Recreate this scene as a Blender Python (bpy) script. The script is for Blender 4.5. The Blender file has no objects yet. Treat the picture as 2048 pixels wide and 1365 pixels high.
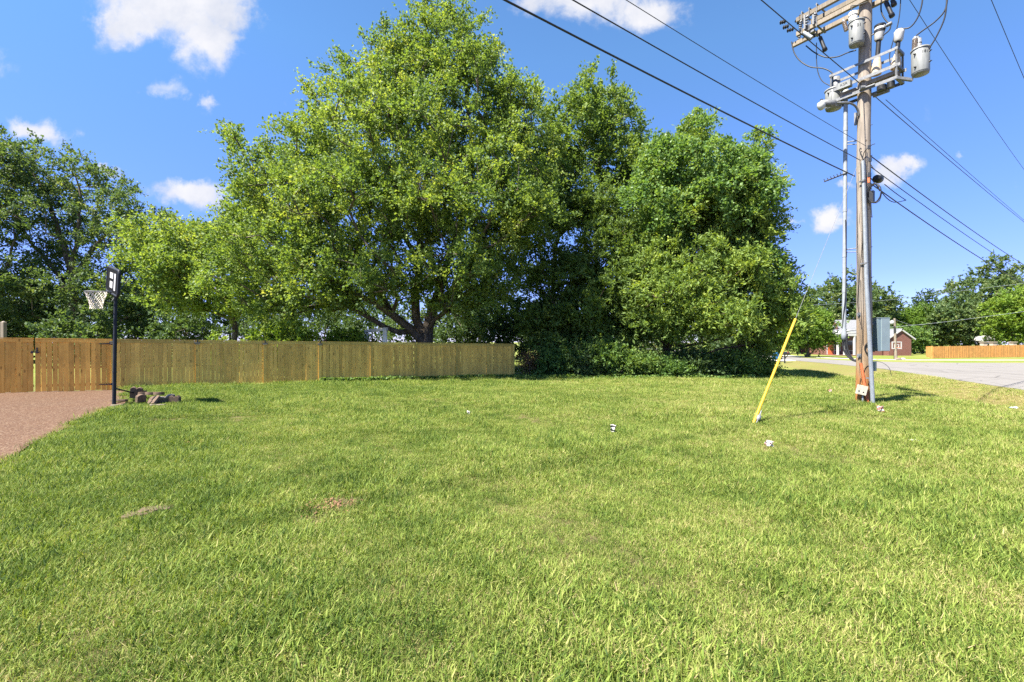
import bpy, math, random
import numpy as np
from mathutils import Vector, Matrix

random.seed(7)
R = np.random.default_rng(11)
sc = bpy.context.scene
COL = sc.collection

# ------------------------------------------------------------------ camera, sky, sun, exposure
CAMZ, F, CX, CY = 1.7, 910.2, 1024.0, 682.5
cam_d = bpy.data.cameras.new("camera")
cam_d.lens, cam_d.sensor_width = 16.0, 36.0
cam_d.clip_start, cam_d.clip_end = 0.05, 3000
cam = bpy.data.objects.new("camera", cam_d)
cam.location = (0, 0, CAMZ)
cam.rotation_euler = (math.radians(90), 0, 0)
COL.objects.link(cam)
sc.camera = cam

SUN_EL = math.radians(57)
SUN_H = Vector((-0.85, -0.527)).normalized()
SUN = Vector((SUN_H.x * math.cos(SUN_EL), SUN_H.y * math.cos(SUN_EL), math.sin(SUN_EL)))
sun_d = bpy.data.lights.new("sun", 'SUN')
sun_d.energy, sun_d.angle, sun_d.color = 5.0, math.radians(0.9), (1.0, 0.93, 0.82)
sun = bpy.data.objects.new("sun", sun_d)
sun.rotation_euler = SUN.to_track_quat('Z', 'Y').to_euler()
sun.location = (-30, 8, 60)
COL.objects.link(sun)

EXPO = 1.95
sc.view_settings.view_transform = 'Standard'
sc.view_settings.look = 'None'
sc.view_settings.exposure = EXPO
sc.view_settings.gamma = 1.0
sc.view_settings.use_curve_mapping = False
sc.cycles.max_bounces = 5
sc.cycles.diffuse_bounces = 3
sc.cycles.glossy_bounces = 2
sc.cycles.transmission_bounces = 4
sc.cycles.transparent_max_bounces = 4
sc.cycles.use_denoising = False


class NT:
    """small helper round a node tree"""
    def __init__(self, tree):
        self.t = tree
        tree.nodes.clear()

    def n(self, kind, **kw):
        nd = self.t.nodes.new(kind)
        for k, v in kw.items():
            if k == 'ins':
                for kk, vv in v.items():
                    if isinstance(vv, bpy.types.NodeSocket):
                        self.t.links.new(vv, nd.inputs[kk])
                    else:
                        nd.inputs[kk].default_value = vv
            else:
                setattr(nd, k, v)
        return nd

    def math(self, op, a, b=0.0, clamp=False):
        return self.n('ShaderNodeMath', operation=op, use_clamp=clamp, ins={0: a, 1: b}).outputs[0]

    def vmath(self, op, a, b=(0, 0, 0)):
        nd = self.n('ShaderNodeVectorMath', operation=op, ins={0: a, 1: b})
        return nd.outputs['Value'] if op in ('LENGTH', 'DOT_PRODUCT') else nd.outputs[0]

    def noise(self, vec, scale, detail=4, rough=0.55, dist=0.0):
        nd = self.n('ShaderNodeTexNoise', ins={'Scale': scale, 'Detail': detail, 'Roughness': rough, 'Distortion': dist})
        if vec is not None:
            self.t.links.new(vec, nd.inputs['Vector'])
        return nd.outputs['Fac']

    def ramp(self, fac, stops, interp='LINEAR'):
        nd = self.n('ShaderNodeValToRGB', ins={0: fac})
        cr = nd.color_ramp
        cr.interpolation = interp
        while len(cr.elements) < len(stops):
            cr.elements.new(0.5)
        for e, (p, c) in zip(cr.elements, stops):
            e.position = p
            e.color = (*c, 1) if len(c) == 3 else c
        return nd.outputs[0]

    def mix(self, fac, a, b, blend='MIX'):
        nd = self.n('ShaderNodeMix', data_type='RGBA', blend_type=blend)
        for i, v in ((0, fac), (6, a), (7, b)):
            if isinstance(v, bpy.types.NodeSocket):
                self.t.links.new(v, nd.inputs[i])
            else:
                nd.inputs[i].default_value = (*v, 1) if isinstance(v, tuple) and len(v) == 3 else v
        return nd.outputs[2]

    def mrange(self, v, a, b, c=0.0, d=1.0, smooth=False):
        nd = self.n('ShaderNodeMapRange', ins={0: v, 1: a, 2: b, 3: c, 4: d})
        nd.interpolation_type = 'SMOOTHSTEP' if smooth else 'LINEAR'
        return nd.outputs[0]


def sstep(t):
    t = np.clip(t, 0, 1)
    return t * t * (3 - 2 * t)


def make_world():
    w = bpy.data.worlds.new("World")
    sc.world = w
    w.use_nodes = True
    g = NT(w.node_tree)
    sky = g.n('ShaderNodeTexSky', sky_type='NISHITA')
    sky.sun_disc = False
    sky.sun_elevation = SUN_EL
    sky.sun_rotation = math.atan2(SUN_H.x, SUN_H.y)
    sky.altitude = 200
    sky.air_density, sky.dust_density, sky.ozone_density = 1.0, 0.0, 3.5
    hs = g.n('ShaderNodeHueSaturation', ins={'Saturation': 1.0, 'Value': 1.0, 'Color': sky.outputs[0]})
    d = g.n('ShaderNodeTexCoord').outputs['Generated']
    sep = g.n('ShaderNodeSeparateXYZ', ins={0: d})
    yy = g.math('MAXIMUM', sep.outputs[1], 0.02)
    a = g.math('DIVIDE', sep.outputs[0], yy)
    b = g.math('DIVIDE', sep.outputs[2], yy)
    ab = g.n('ShaderNodeCombineXYZ', ins={0: a, 1: b}).outputs[0]
    warp = g.n('ShaderNodeTexNoise', ins={'Vector': ab, 'Scale': 8.0, 'Detail': 8.0, 'Roughness': .62})
    wv = g.vmath('MULTIPLY', g.vmath('SUBTRACT', warp.outputs['Color'], (0.5, 0.5, 0.5)), (0.20, 0.12, 0))
    abw = g.vmath('ADD', ab, wv)
    clouds = [(345, 10, 165, 85, 1.25), (410, 70, 80, 75, 1.05), (250, 45, 70, 60, 1.0), (455, 20, 70, 50, .9), (1185, 5, 150, 48, 1.0), (1290, 20, 80, 45, .9),
              (1075, 15, 60, 34, .75), (372, 384, 82, 30, 1.0), (75, 266, 62, 27, .85), (216, 346, 34, 12, .8),
              (1668, 430, 46, 26, .95), (1790, 342, 46, 27, .95), (1682, 366, 34, 10, .7), (1578, 440, 24, 8, .55),
              (345, 182, 55, 22, .52), (412, 200, 20, 16, .5), (1920, 312, 20, 8, .5), (1880, 575, 30, 8, .6),
              (-120, 120, 150, 60, .9), (2250, 200, 140, 60, .9), (700, -160, 260, 80, .9), (1600, -220, 300, 70, .9)]
    tot = None
    for px, py, rx, ry, amp in clouds:
        c = ((px - CX) / F, (CY - py) / F, 0)
        dv = g.vmath('MULTIPLY', g.vmath('SUBTRACT', abw, c), (F / rx, F / ry, 0))
        l = g.vmath('LENGTH', dv)
        m = g.mrange(l, 1.55, 0.0, 0.0, amp * (1.15 if rx > 100 else 1.3), True)
        tot = m if tot is None else g.math('MAXIMUM', tot, m)
    # the same scattered fair-weather clouds go on behind the camera and overhead
    n0 = g.noise(d, 3.2, 3, 0.5)
    fy = g.mrange(sep.outputs[1], 0.12, -0.12, 0.0, 1.0)
    up = g.mrange(sep.outputs[2], 0.72, 0.82, 0.0, 1.0)
    gen = g.math('MULTIPLY', g.mrange(n0, 0.56, 0.72, 0.0, 0.9, True), g.math('MAXIMUM', fy, up))
    tot = g.math('MAXIMUM', tot, gen)
    low = g.mrange(sep.outputs[2], 0.12, 0.52, 0.0, 1.0)
    grade = g.mix(low, (.50, .53, 1.0), (.72, .96, 1.1))
    skyc = g.mix(1.0, hs.outputs[0], grade, 'MULTIPLY')
    nz = g.noise(ab, 13.0, 7, 0.6, 0.4)
    dens = g.math('ADD', tot, g.math('MULTIPLY', g.math('SUBTRACT', nz, 0.5), 1.35))
    alpha = g.mrange(dens, 0.22, 1.08, 0.0, 0.96, True)
    shade = g.noise(ab, 6.0, 5, 0.6)
    cc = g.mix(g.mrange(shade, 0.35, 0.62), (3.0, 3.15, 3.6), (4.1, 4.05, 4.15))
    col = g.mix(alpha, skyc, cc)
    bg = g.n('ShaderNodeBackground', ins={0: col, 1: 0.064})
    out = g.n('ShaderNodeOutputWorld')
    w.node_tree.links.new(bg.outputs[0], out.inputs[0])


make_world()

# ------------------------------------------------------------------ materials
MATS = {}


def principled(g, base, rough=0.6, spec=0.3, metal=0.0, normal=None):
    nd = g.n('ShaderNodeBsdfPrincipled')
    for k, v in (('Base Color', base), ('Roughness', rough), ('Specular IOR Level', spec), ('Metallic', metal)):
        if isinstance(v, bpy.types.NodeSocket):
            g.t.links.new(v, nd.inputs[k])
        else:
            nd.inputs[k].default_value = (*v, 1) if isinstance(v, tuple) else v
    if normal is not None:
        g.t.links.new(normal, nd.inputs['Normal'])
    return nd.outputs[0]


def new_mat(name):
    m = bpy.data.materials.new(name)
    m.use_nodes = True
    g = NT(m.node_tree)
    out = g.n('ShaderNodeOutputMaterial')
    MATS[name] = m
    return m, g, out


def bump(g, h, strength=0.4, dist=0.02):
    return g.n('ShaderNodeBump', ins={'Strength': strength, 'Distance': dist, 'Height': h}).outputs[0]


def plain(name, col, rough=0.5, spec=0.4, metal=0.0, var=0.12, scale=14.0):
    """paint / metal / plastic with slight mottling and grime"""
    m, g, out = new_mat(name)
    p = g.n('ShaderNodeNewGeometry').outputs['Position']
    n = g.noise(p, scale, 5, 0.6)
    k = g.mrange(n, 0.3, 0.7, 1 - var, 1 + var)
    c = g.vmath('MULTIPLY', g.n('ShaderNodeRGB').outputs[0], (1, 1, 1))
    rgb = [x for x in g.t.nodes if x.type == 'RGB'][-1]
    rgb.outputs[0].default_value = (*col, 1)
    kk = g.n('ShaderNodeCombineXYZ', ins={0: k, 1: k, 2: k}).outputs[0]
    c = g.vmath('MULTIPLY', c, kk)
    g.t.links.new(principled(g, c, g.mrange(n, 0.3, 0.7, rough - .06, rough + .06), spec, metal,
                             bump(g, n, 0.12, 0.004)), out.inputs[0])
    return m


def leaf_mat(name, stops, transl=0.38, rough=0.5, spec=0.22):
    m, g, out = new_mat(name)
    t = g.n('ShaderNodeAttribute', attribute_name='tint').outputs['Fac']
    p = g.n('ShaderNodeNewGeometry').outputs['Position']
    t2 = g.math('ADD', t, g.math('MULTIPLY', g.math('SUBTRACT', g.noise(p, 0.35, 3), 0.5), 0.5), True)
    c = g.ramp(t2, stops)
    pr = principled(g, c, rough, spec)
    tc = g.mix(1.0, c, (1.5, 1.4, 0.55), 'MULTIPLY')
    tr = g.n('ShaderNodeBsdfTranslucent', ins={0: tc}).outputs[0]
    mx = g.n('ShaderNodeMixShader', ins={0: transl, 1: pr, 2: tr}).outputs[0]
    g.t.links.new(mx, out.inputs[0])
    return m


leaf_mat('leaf_maple', [(0, (0.075, 0.128, 0.036)), (.45, (0.133, 0.211, 0.053)), (.8, (0.231, 0.302, 0.073)), (1, (0.355, 0.376, 0.111))], .45)
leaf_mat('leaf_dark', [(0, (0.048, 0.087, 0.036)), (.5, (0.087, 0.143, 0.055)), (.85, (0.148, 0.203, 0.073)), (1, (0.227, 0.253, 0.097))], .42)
leaf_mat('leaf_vine', [(0, (0.064, 0.127, 0.039)), (.5, (0.110, 0.203, 0.054)), (.9, (0.193, 0.290, 0.088)), (1, (0.276, 0.351, 0.127))], .42, .45, .25)
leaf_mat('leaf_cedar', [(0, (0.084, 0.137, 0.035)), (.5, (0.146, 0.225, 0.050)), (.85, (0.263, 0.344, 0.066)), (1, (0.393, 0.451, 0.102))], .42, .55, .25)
leaf_mat('leaf_bright', [(0, (0.083, 0.151, 0.024)), (.5, (0.138, 0.230, 0.031)), (1, (0.234, 0.310, 0.053))], .40)
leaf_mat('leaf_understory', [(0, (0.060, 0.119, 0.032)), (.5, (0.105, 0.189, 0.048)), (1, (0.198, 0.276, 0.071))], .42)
leaf_mat('leaf_brown', [(0, (.10, .055, .03)), (.5, (.16, .085, .045)), (1, (.20, .13, .06))], .25)


def bark_mat(name, c0, c1):
    m, g, out = new_mat(name)
    p = g.n('ShaderNodeNewGeometry').outputs['Position']
    q = g.vmath('MULTIPLY', p, (1, 1, 0.22))
    n = g.noise(q, 9, 6, 0.65, 0.6)
    c = g.mix(g.mrange(n, .35, .65), c0, c1)
    g.t.links.new(principled(g, c, .9, .15, 0, bump(g, n, .8, .05)), out.inputs[0])


bark_mat('bark', (.055, .043, .032), (.17, .145, .115))
bark_mat('bark_cedar', (.05, .034, .026), (.14, .10, .075))


def wood_mat(name, dark, light, grey=0.0):
    """sawn boards: grain along Z, knots, each board its own tone"""
    m, g, out = new_mat(name)
    geo = g.n('ShaderNodeTexCoord').outputs['Object']
    rnd = g.n('ShaderNodeObjectInfo').outputs['Random']
    off = g.n('ShaderNodeCombineXYZ', ins={0: g.math('MULTIPLY', rnd, 91.0), 1: g.math('MULTIPLY', rnd, 37.0), 2: g.math('MULTIPLY', rnd, 53.0)}).outputs[0]
    p = g.vmath('ADD', geo, off)
    grain = g.noise(g.vmath('MULTIPLY', p, (34, 34, 1.1)), 1.0, 5, .6, 1.2)
    kn = g.n('ShaderNodeTexVoronoi', ins={'Vector': g.vmath('MULTIPLY', p, (5.5, 5.5, 2.1)), 'Scale': 1.0, 'Randomness': 1.0})
    knot = g.mrange(kn.outputs['Distance'], .06, .19, 1.0, 0.0, True)
    blot = g.noise(p, 2.4, 4, .6)
    c = g.mix(g.mrange(grain, .3, .7), dark, light)
    c = g.mix(g.math('MULTIPLY', knot, .72), c, tuple(x * .28 for x in dark))
    br = g.math('MULTIPLY', g.mrange(rnd, 0, 1, .76, 1.16), g.mrange(blot, .3, .75, 1.12, .80))
    c = g.vmath('MULTIPLY', c, g.n('ShaderNodeCombineXYZ', ins={0: br, 1: br, 2: br}).outputs[0])
    g.t.links.new(principled(g, c, .72, .25, 0, bump(g, grain, .35, .006)), out.inputs[0])


wood_mat('wood_pine', (.60, .345, .068), (.80, .50, .12))
wood_mat('wood_cedar', (.68, .335, .058), (.86, .47, .10))
wood_mat('wood_rail', (.46, .30, .068), (.62, .42, .10))
wood_mat('wood_weathered', (.14, .115, .085), (.25, .215, .165))
wood_mat('wood_white', (.55, .54, .50), (.72, .71, .68))
wood_mat('wood_farfence', (.46, .215, .062), (.58, .29, .09))


def pole_mat():
    m, g, out = new_mat('pole_wood')
    p = g.n('ShaderNodeNewGeometry').outputs['Position']
    sep = g.n('ShaderNodeSeparateXYZ', ins={0: p})
    q = g.vmath('MULTIPLY', p, (1, 1, .07))
    n = g.noise(q, 16, 6, .65, .8)
    n2 = g.noise(g.vmath('MULTIPLY', p, (1, 1, .35)), 3.5, 4, .6)
    crack = g.mrange(g.noise(g.vmath('MULTIPLY', p, (1, 1, .03)), 26, 3, .5, .5), .60, .67, 0, 1)
    grey = g.mix(g.mrange(n, .3, .7), (.17, .145, .12), (.33, .285, .235))
    brown = g.mix(g.mrange(n, .3, .7), (.20, .135, .08), (.34, .245, .155))
    rust = g.mix(g.mrange(n, .3, .7), (.22, .095, .03), (.40, .19, .07))
    zz = g.math('ADD', sep.outputs[2], g.math('MULTIPLY', g.math('SUBTRACT', n2, .5), 1.6))
    c = g.mix(g.mrange(zz, 1.3, 3.2, 1, 0, True), grey, brown)
    c = g.mix(g.mrange(zz, .3, 1.3, 1, 0, True), c, rust)
    c = g.mix(g.math('MULTIPLY', crack, .75), c, (.05, .038, .03))
    spots = g.n('ShaderNodeTexVoronoi', ins={'Vector': g.vmath('MULTIPLY', p, (1, 1, .8)), 'Scale': 4.2}).outputs['Distance']
    c = g.mix(g.mrange(spots, .06, .13, .75, 0, True), c, (.10, .075, .055))
    g.t.links.new(principled(g, c, .85, .15, 0, bump(g, n, .7, .02)), out.inputs[0])


pole_mat()


def grass_blade_mat():
    m, g, out = new_mat('grass_blade')
    t = g.n('ShaderNodeAttribute', attribute_name='tint').outputs['Fac']
    rnd = g.n('ShaderNodeObjectInfo').outputs['Random']
    p = g.n('ShaderNodeNewGeometry').outputs['Position']
    sep = g.n('ShaderNodeSeparateXYZ', ins={0: p})
    big = g.noise(p, .28, 3, .5)
    mid = g.noise(p, 1.7, 4, .6)
    # dryness: more straw to the right and close by, greener on the left
    side = g.mrange(sep.outputs[0], -7, 7, -.10, .07)
    dry = g.math('ADD', g.math('ADD', g.math('MULTIPLY', big, .55), g.math('MULTIPLY', mid, .75)), side)
    # the mown bank down to the road is browner
    crest = g.math('SUBTRACT', g.math('SUBTRACT', sep.outputs[0], 9.2), g.math('MULTIPLY', sep.outputs[1], .36))
    bank = g.mrange(crest, .3, 2.0, 0, .20)
    dry = g.math('ADD', dry, bank)
    f = g.math('ADD', g.mrange(dry, .42, 1.02, -.30, .42), t, True)
    f = g.math('ADD', f, g.mrange(rnd, 0, 1, -.07, .07), True)
    c = g.ramp(f, [(0, (.045, .085, .016)), (.25, (.135, .205, .032)), (.50, (.240, .300, .062)), (.72, (.35, .345, .125)), (.88, (.42, .365, .18)), (1, (.40, .30, .175))])
    pr = principled(g, c, .6, .18)
    tc = g.mix(1.0, c, (1.25, 1.2, .6), 'MULTIPLY')
    tr = g.n('ShaderNodeBsdfTranslucent', ins={0: tc}).outputs[0]
    g.t.links.new(g.n('ShaderNodeMixShader', ins={0: .35, 1: pr, 2: tr}).outputs[0], out.inputs[0])


grass_blade_mat()


def ground_mat():
    m, g, out = new_mat('lawn_soil')
    p = g.n('ShaderNodeNewGeometry').outputs['Position']
    sep = g.n('ShaderNodeSeparateXYZ', ins={0: p})
    fine = g.noise(p, 34, 5, .7)
    mid = g.noise(p, 1.7, 4, .6)
    big = g.noise(p, .28, 3, .5)
    thatch = g.mix(g.mrange(fine, .35, .65), (.060, .052, .024), (.15, .13, .058))
    green = g.mix(g.mrange(fine, .35, .65), (.085, .125, .020), (.165, .215, .038))
    dryg = g.mix(g.mrange(fine, .35, .65), (.15, .15, .045), (.26, .235, .085))
    far = g.mix(g.mrange(g.math('ADD', g.math('MULTIPLY', big, .6), g.math('MULTIPLY', mid, .5)), .45, .72), green, dryg)
    dist = g.mrange(sep.outputs[1], 9, 24, 0, 1, True)
    c = g.mix(dist, thatch, far)
    crest = g.math('SUBTRACT', g.math('SUBTRACT', sep.outputs[0], 9.2), g.math('MULTIPLY', sep.outputs[1], .36))
    bank = g.math('MULTIPLY', g.mrange(crest, .6, 2.4, 0, 1, True), g.mrange(crest, 6.5, 8.5, 1, 0, True))
    c = g.mix(g.math('MULTIPLY', bank, g.mrange(mid, .3, .7, .25, .85)), c, (.15, .115, .05))
    soil = g.mrange(g.noise(p, .9, 4, .6), .64, .74, 0, .5)
    c = g.mix(soil, c, (.17, .10, .06))
    g.t.links.new(principled(g, c, .95, .1, 0, bump(g, fine, 1.0, .03)), out.inputs[0])


ground_mat()


def aggregate_mat():
    m, g, out = new_mat('driveway_aggregate')
    p = g.n('ShaderNodeNewGeometry').outputs['Position']
    v = g.n('ShaderNodeTexVoronoi', ins={'Vector': p, 'Scale': 40.0})
    c = g.ramp(g.n('ShaderNodeSeparateColor', ins={0: v.outputs['Color']}).outputs[0],
               [(0, (0.053, 0.026, 0.015)), (.35, (0.093, 0.050, 0.031)), (.65, (0.128, 0.077, 0.048)), (.9, (0.177, 0.122, 0.078)), (1, (0.222, 0.171, 0.121))])
    c = g.mix(g.mrange(v.outputs['Distance'], .35, .62, 0, .65), c, (0.062, 0.034, 0.020))
    st = g.noise(p, .8, 5, .6)
    c = g.mix(g.mrange(st, .35, .75, 0, .35), c, (0.106, 0.054, 0.029))
    h = g.mrange(v.outputs['Distance'], 0, .6, 1, 0)
    g.t.links.new(principled(g, c, .85, .2, 0, bump(g, h, .6, .008)), out.inputs[0])


aggregate_mat()


def asphalt_mat():
    m, g, out = new_mat('asphalt')
    p = g.n('ShaderNodeNewGeometry').outputs['Position']
    n = g.noise(p, 24, 6, .75)
    s = g.noise(g.vmath('MULTIPLY', p, (1, .25, 1)), .7, 4, .6)
    c = g.mix(g.mrange(n, .3, .7), (0.122, 0.115, 0.108), (0.216, 0.205, 0.191))
    c = g.mix(g.mrange(s, .5, .72, 0, .4), c, (0.101, 0.094, 0.086))
    cr = g.n('ShaderNodeTexVoronoi', feature='DISTANCE_TO_EDGE', ins={'Vector': p, 'Scale': .33}).outputs[0]
    c = g.mix(g.mrange(cr, 0, .012, .7, 0), c, (0.043, 0.042, 0.040))
    g.t.links.new(principled(g, c, .9, .2, 0, bump(g, n, .3, .01)), out.inputs[0])


asphalt_mat()


def brick_mat():
    m, g, out = new_mat('brick_red')
    p = g.n('ShaderNodeTexCoord').outputs['Object']
    q = g.n('ShaderNodeSeparateXYZ', ins={0: p})
    v = g.n('ShaderNodeCombineXYZ', ins={0: g.math('ADD', q.outputs[0], q.outputs[1]), 1: q.outputs[2]}).outputs[0]
    b = g.n('ShaderNodeTexBrick', ins={'Vector': v, 'Scale': 1.0, 'Color1': (.13, .042, .03, 1), 'Color2': (.18, .062, .042, 1),
                                      'Mortar': (.20, .17, .15, 1), 'Mortar Size': .008, 'Brick Width': .22, 'Row Height': .075})
    g.t.links.new(principled(g, b.outputs[0], .9, .15), out.inputs[0])


brick_mat()


def tank_mat():
    m, g, out = new_mat('tank_paint')
    p = g.n('ShaderNodeNewGeometry').outputs['Position']
    n = g.noise(g.vmath('MULTIPLY', p, (1, 1, .25)), 18, 5, .65)
    c = g.mix(g.mrange(n, .35, .75), (.24, .25, .245), (.15, .155, .14))
    g.t.links.new(principled(g, c, .45, .4, 0, bump(g, n, .1, .004)), out.inputs[0])


tank_mat()
plain('galvanised', (.165, .17, .175), .55, .4, .2, .35, 22)
plain('conduit_grey', (.24, .265, .29), .5, .4, 0, .14, 9)
plain('cabinet_grey', (.20, .255, .275), .5, .4, 0, .07, 5)
plain('cabinet_side', (.16, .22, .25), .5, .4, 0, .07, 5)
plain('black_rubber', (.016, .017, .019), .5, .4, 0, .2, 20)
plain('black_metal', (.018, .020, .024), .38, .5, .0, .2, 20)
plain('hoop_black', (.012, .016, .024), .6, .25, 0, .2, 10)
plain('board_black', (.010, .011, .012), .9, .05, 0, .2, 10)
plain('white_paint', (.42, .42, .405), .5, .4, 0, .08, 8)
plain('white_plastic', (.78, .78, .76), .45, .4, 0, .05, 20)
plain('net_cord', (.62, .58, .50), .85, .2, 0, .12, 40)
plain('yellow_guard', (.62, .37, .02), .42, .4, 0, .10, 8)
plain('porcelain', (.30, .24, .19), .25, .6, 0, .2, 30)
plain('porcelain_grey', (.20, .21, .225), .25, .6, 0, .2, 30)
plain('pothead_beige', (.46, .37, .26), .6, .3, 0, .18, 14)
plain('orange_guard', (.50, .13, .05), .55, .3, 0, .2, 14)
plain('box_beige', (.40, .38, .30), .5, .4, 0, .10, 20)
plain('box_green', (.18, .24, .20), .5, .4, 0, .1, 20)
plain('edger_concrete', (.12, .085, .062), .92, .15, 0, .30, 16)
plain('edger_pale', (.21, .175, .14), .92, .15, 0, .30, 16)
plain('soil_brown', (.22, .125, .075), .95, .1, 0, .35, 22)



def flag_mat(name, col):
    m, g, out = new_mat(name)
    pr = principled(g, col, .5, .3)
    tr = g.n('ShaderNodeBsdfTranslucent', ins={0: (*col, 1)}).outputs[0]
    g.t.links.new(g.n('ShaderNodeMixShader', ins={0: .5, 1: pr, 2: tr}).outputs[0], out.inputs[0])


flag_mat('flag_white', (.86, .83, .80))
flag_mat('pink_tape', (.66, .30, .27))
plain('blue_bin', (.02, .15, .34), .4, .5, 0, .1, 6)
plain('concrete_pale', (.50, .47, .42), .9, .2, 0, .15, 3)
plain('shingle', (.16, .165, .175), .9, .2, 0, .25, 7)
plain('window_glass', (.03, .035, .04), .08, .6, 0, .1, 2)
plain('stone_pillar', (.42, .33, .27), .9, .2, 0, .3, 9)
plain('lens_glass', (.45, .46, .44), .2, .6, 0, .15, 20)
plain('litter_blue', (.55, .66, .78), .5, .4, 0, .1, 20)

# ------------------------------------------------------------------ mesh helpers


class MB:
    def __init__(self):
        self.v, self.f, self.sm = [], [], []

    def add(self, vs, fs, smooth=False):
        o = len(self.v)
        self.v.extend([tuple(map(float, p)) for p in vs])
        self.f.extend([tuple(i + o for i in f) for f in fs])
        self.sm.extend([smooth] * len(fs))
        return self

    def box(self, c, s, ax=None):
        """box with centre c, full sizes s, optional 3 axes"""
        if ax is None:
            ax = (Vector((1, 0, 0)), Vector((0, 1, 0)), Vector((0, 0, 1)))
        c = Vector(c)
        vs = []
        for k in (-.5, .5):
            for j in (-.5, .5):
                for i in (-.5, .5):
                    vs.append(c + ax[0] * (s[0] * i) + ax[1] * (s[1] * j) + ax[2] * (s[2] * k))
        return self.add(vs, [(0, 2, 3, 1), (4, 5, 7, 6), (0, 1, 5, 4), (2, 6, 7, 3), (0, 4, 6, 2), (1, 3, 7, 5)])

    def beam(self, p0, p1, w, h, up=(0, 0, 1)):
        p0, p1 = Vector(p0), Vector(p1)
        x = (p1 - p0)
        L = x.length
        x = x / L
        y = Vector(up).cross(x)
        if y.length < 1e-4:
            y = Vector((0, 1, 0)).cross(x)
        y.normalize()
        z = x.cross(y)
        return self.box((p0 + p1) / 2, (L, w, h), (x, y, z))

    def tube(self, pts, rad, n=8, caps=True, smooth=True):
        pts = [Vector(p) for p in pts]
        if not hasattr(rad, '__len__'):
            rad = [rad] * len(pts)
        vs, fs = [], []
        prev = None
        for i, p in enumerate(pts):
            t = (pts[min(i + 1, len(pts) - 1)] - pts[max(i - 1, 0)])
            if t.length < 1e-9:
                t = Vector((0, 0, 1))
            t.normalize()
            if prev is None:
                a = t.orthogonal().normalized()
            else:
                a = prev - t * prev.dot(t)
                a = a.normalized() if a.length > 1e-6 else t.orthogonal().normalized()
            prev = a
            b = t.cross(a)
            for k in range(n):
                an = 2 * math.pi * k / n
                vs.append(p + (a * math.cos(an) + b * math.sin(an)) * rad[i])
        for i in range(len(pts) - 1):
            for k in range(n):
                k2 = (k + 1) % n
                fs.append((i * n + k, i * n + k2, (i + 1) * n + k2, (i + 1) * n + k))
        self.add(vs, fs, smooth)
        if caps:
            self.add(vs[:n], [tuple(range(n - 1, -1, -1))])
            self.add(vs[-n:], [tuple(range(n))])
        return self

    def lathe(self, c, axis, prof, n=16, smooth=True):
        """profile of (distance along axis, radius)"""
        ax = Vector(axis).normalized()
        a = ax.orthogonal().normalized()
        b = ax.cross(a)
        c = Vector(c)
        vs, fs = [], []
        for h, r in prof:
            for k in range(n):
                an = 2 * math.pi * k / n
                vs.append(c + ax * h + (a * math.cos(an) + b * math.sin(an)) * r)
        m = len(prof)
        for i in range(m - 1):
            for k in range(n):
                k2 = (k + 1) % n
                fs.append((i * n + k, i * n + k2, (i + 1) * n + k2, (i + 1) * n + k))
        self.add(vs, fs, smooth)
        if prof[0][1] > 1e-4:
            self.add(vs[:n], [tuple(range(n - 1, -1, -1))])
        if prof[-1][1] > 1e-4:
            self.add(vs[-n:], [tuple(range(n))])
        return self

    def prism(self, poly, d):
        """polygon (list of 3d points) swept by vector d"""
        d = Vector(d)
        n = len(poly)
        a = [Vector(p) for p in poly]
        b = [p + d for p in a]
        self.add(a + b, [tuple(range(n - 1, -1, -1)), tuple(range(n, 2 * n))] +
                 [(i, (i + 1) % n, n + (i + 1) % n, n + i) for i in range(n)])
        return self


def origin_of(o):
    while o.parent is not None:
        o = o.parent
    return Vector(o.location)


def build(name, mb, mat, parent=None, base=None):
    org = origin_of(parent) if parent is not None else Vector(base if base is not None else (0, 0, 0))
    me = bpy.data.meshes.new(name)
    me.from_pydata([(x - org.x, y - org.y, z - org.z) for x, y, z in mb.v], [], mb.f)
    me.polygons.foreach_set('use_smooth', mb.sm)
    me.materials.append(MATS[mat])
    me.update()
    o = bpy.data.objects.new(name, me)
    COL.objects.link(o)
    if parent is not None:
        o.parent = parent
    else:
        o.location = org
    return o


def tag(o, label, cat, group=None):
    o['label'] = label
    o['category'] = cat
    if group:
        o['group'] = group
    return o


def thing(name, loc, label, cat, group=None):
    o = bpy.data.objects.new(name, None)
    o.empty_display_size = .2
    o.location = loc
    COL.objects.link(o)
    return tag(o, label, cat, group)


def struct(o, kind='structure'):
    o['kind'] = kind
    return o


# ------------------------------------------------------------------ the lie of the land
RY = [-10, 0, 10, 20.3, 27, 36, 45, 54, 80, 150, 400]
RX = [10.5, 14.5, 18.5, 22.8, 25.5, 29.2, 31, 32, 34, 36, 45]          # near road edge
KY = [-10, 0, 11.8, 14.8, 20.3, 28, 35, 60, 400]
KX = [8.0, 9.6, 13.2, 14.2, 16.4, 19.3, 21, 24, 34]                     # crest of the verge
DY = [-12, 0, 3, 6.3, 9, 11.5, 13, 16.5, 18.5]
DX = [-1, -3.2, -5.0, -7.1, -8.8, -10.0, -11.0, -13.9, -15.4]           # driveway edge
FA = Vector((-17.0, 15.1))
FD = Vector((.862, .507)).normalized()
FN = Vector((FD.y, -FD.x))                                              # towards the camera


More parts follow.
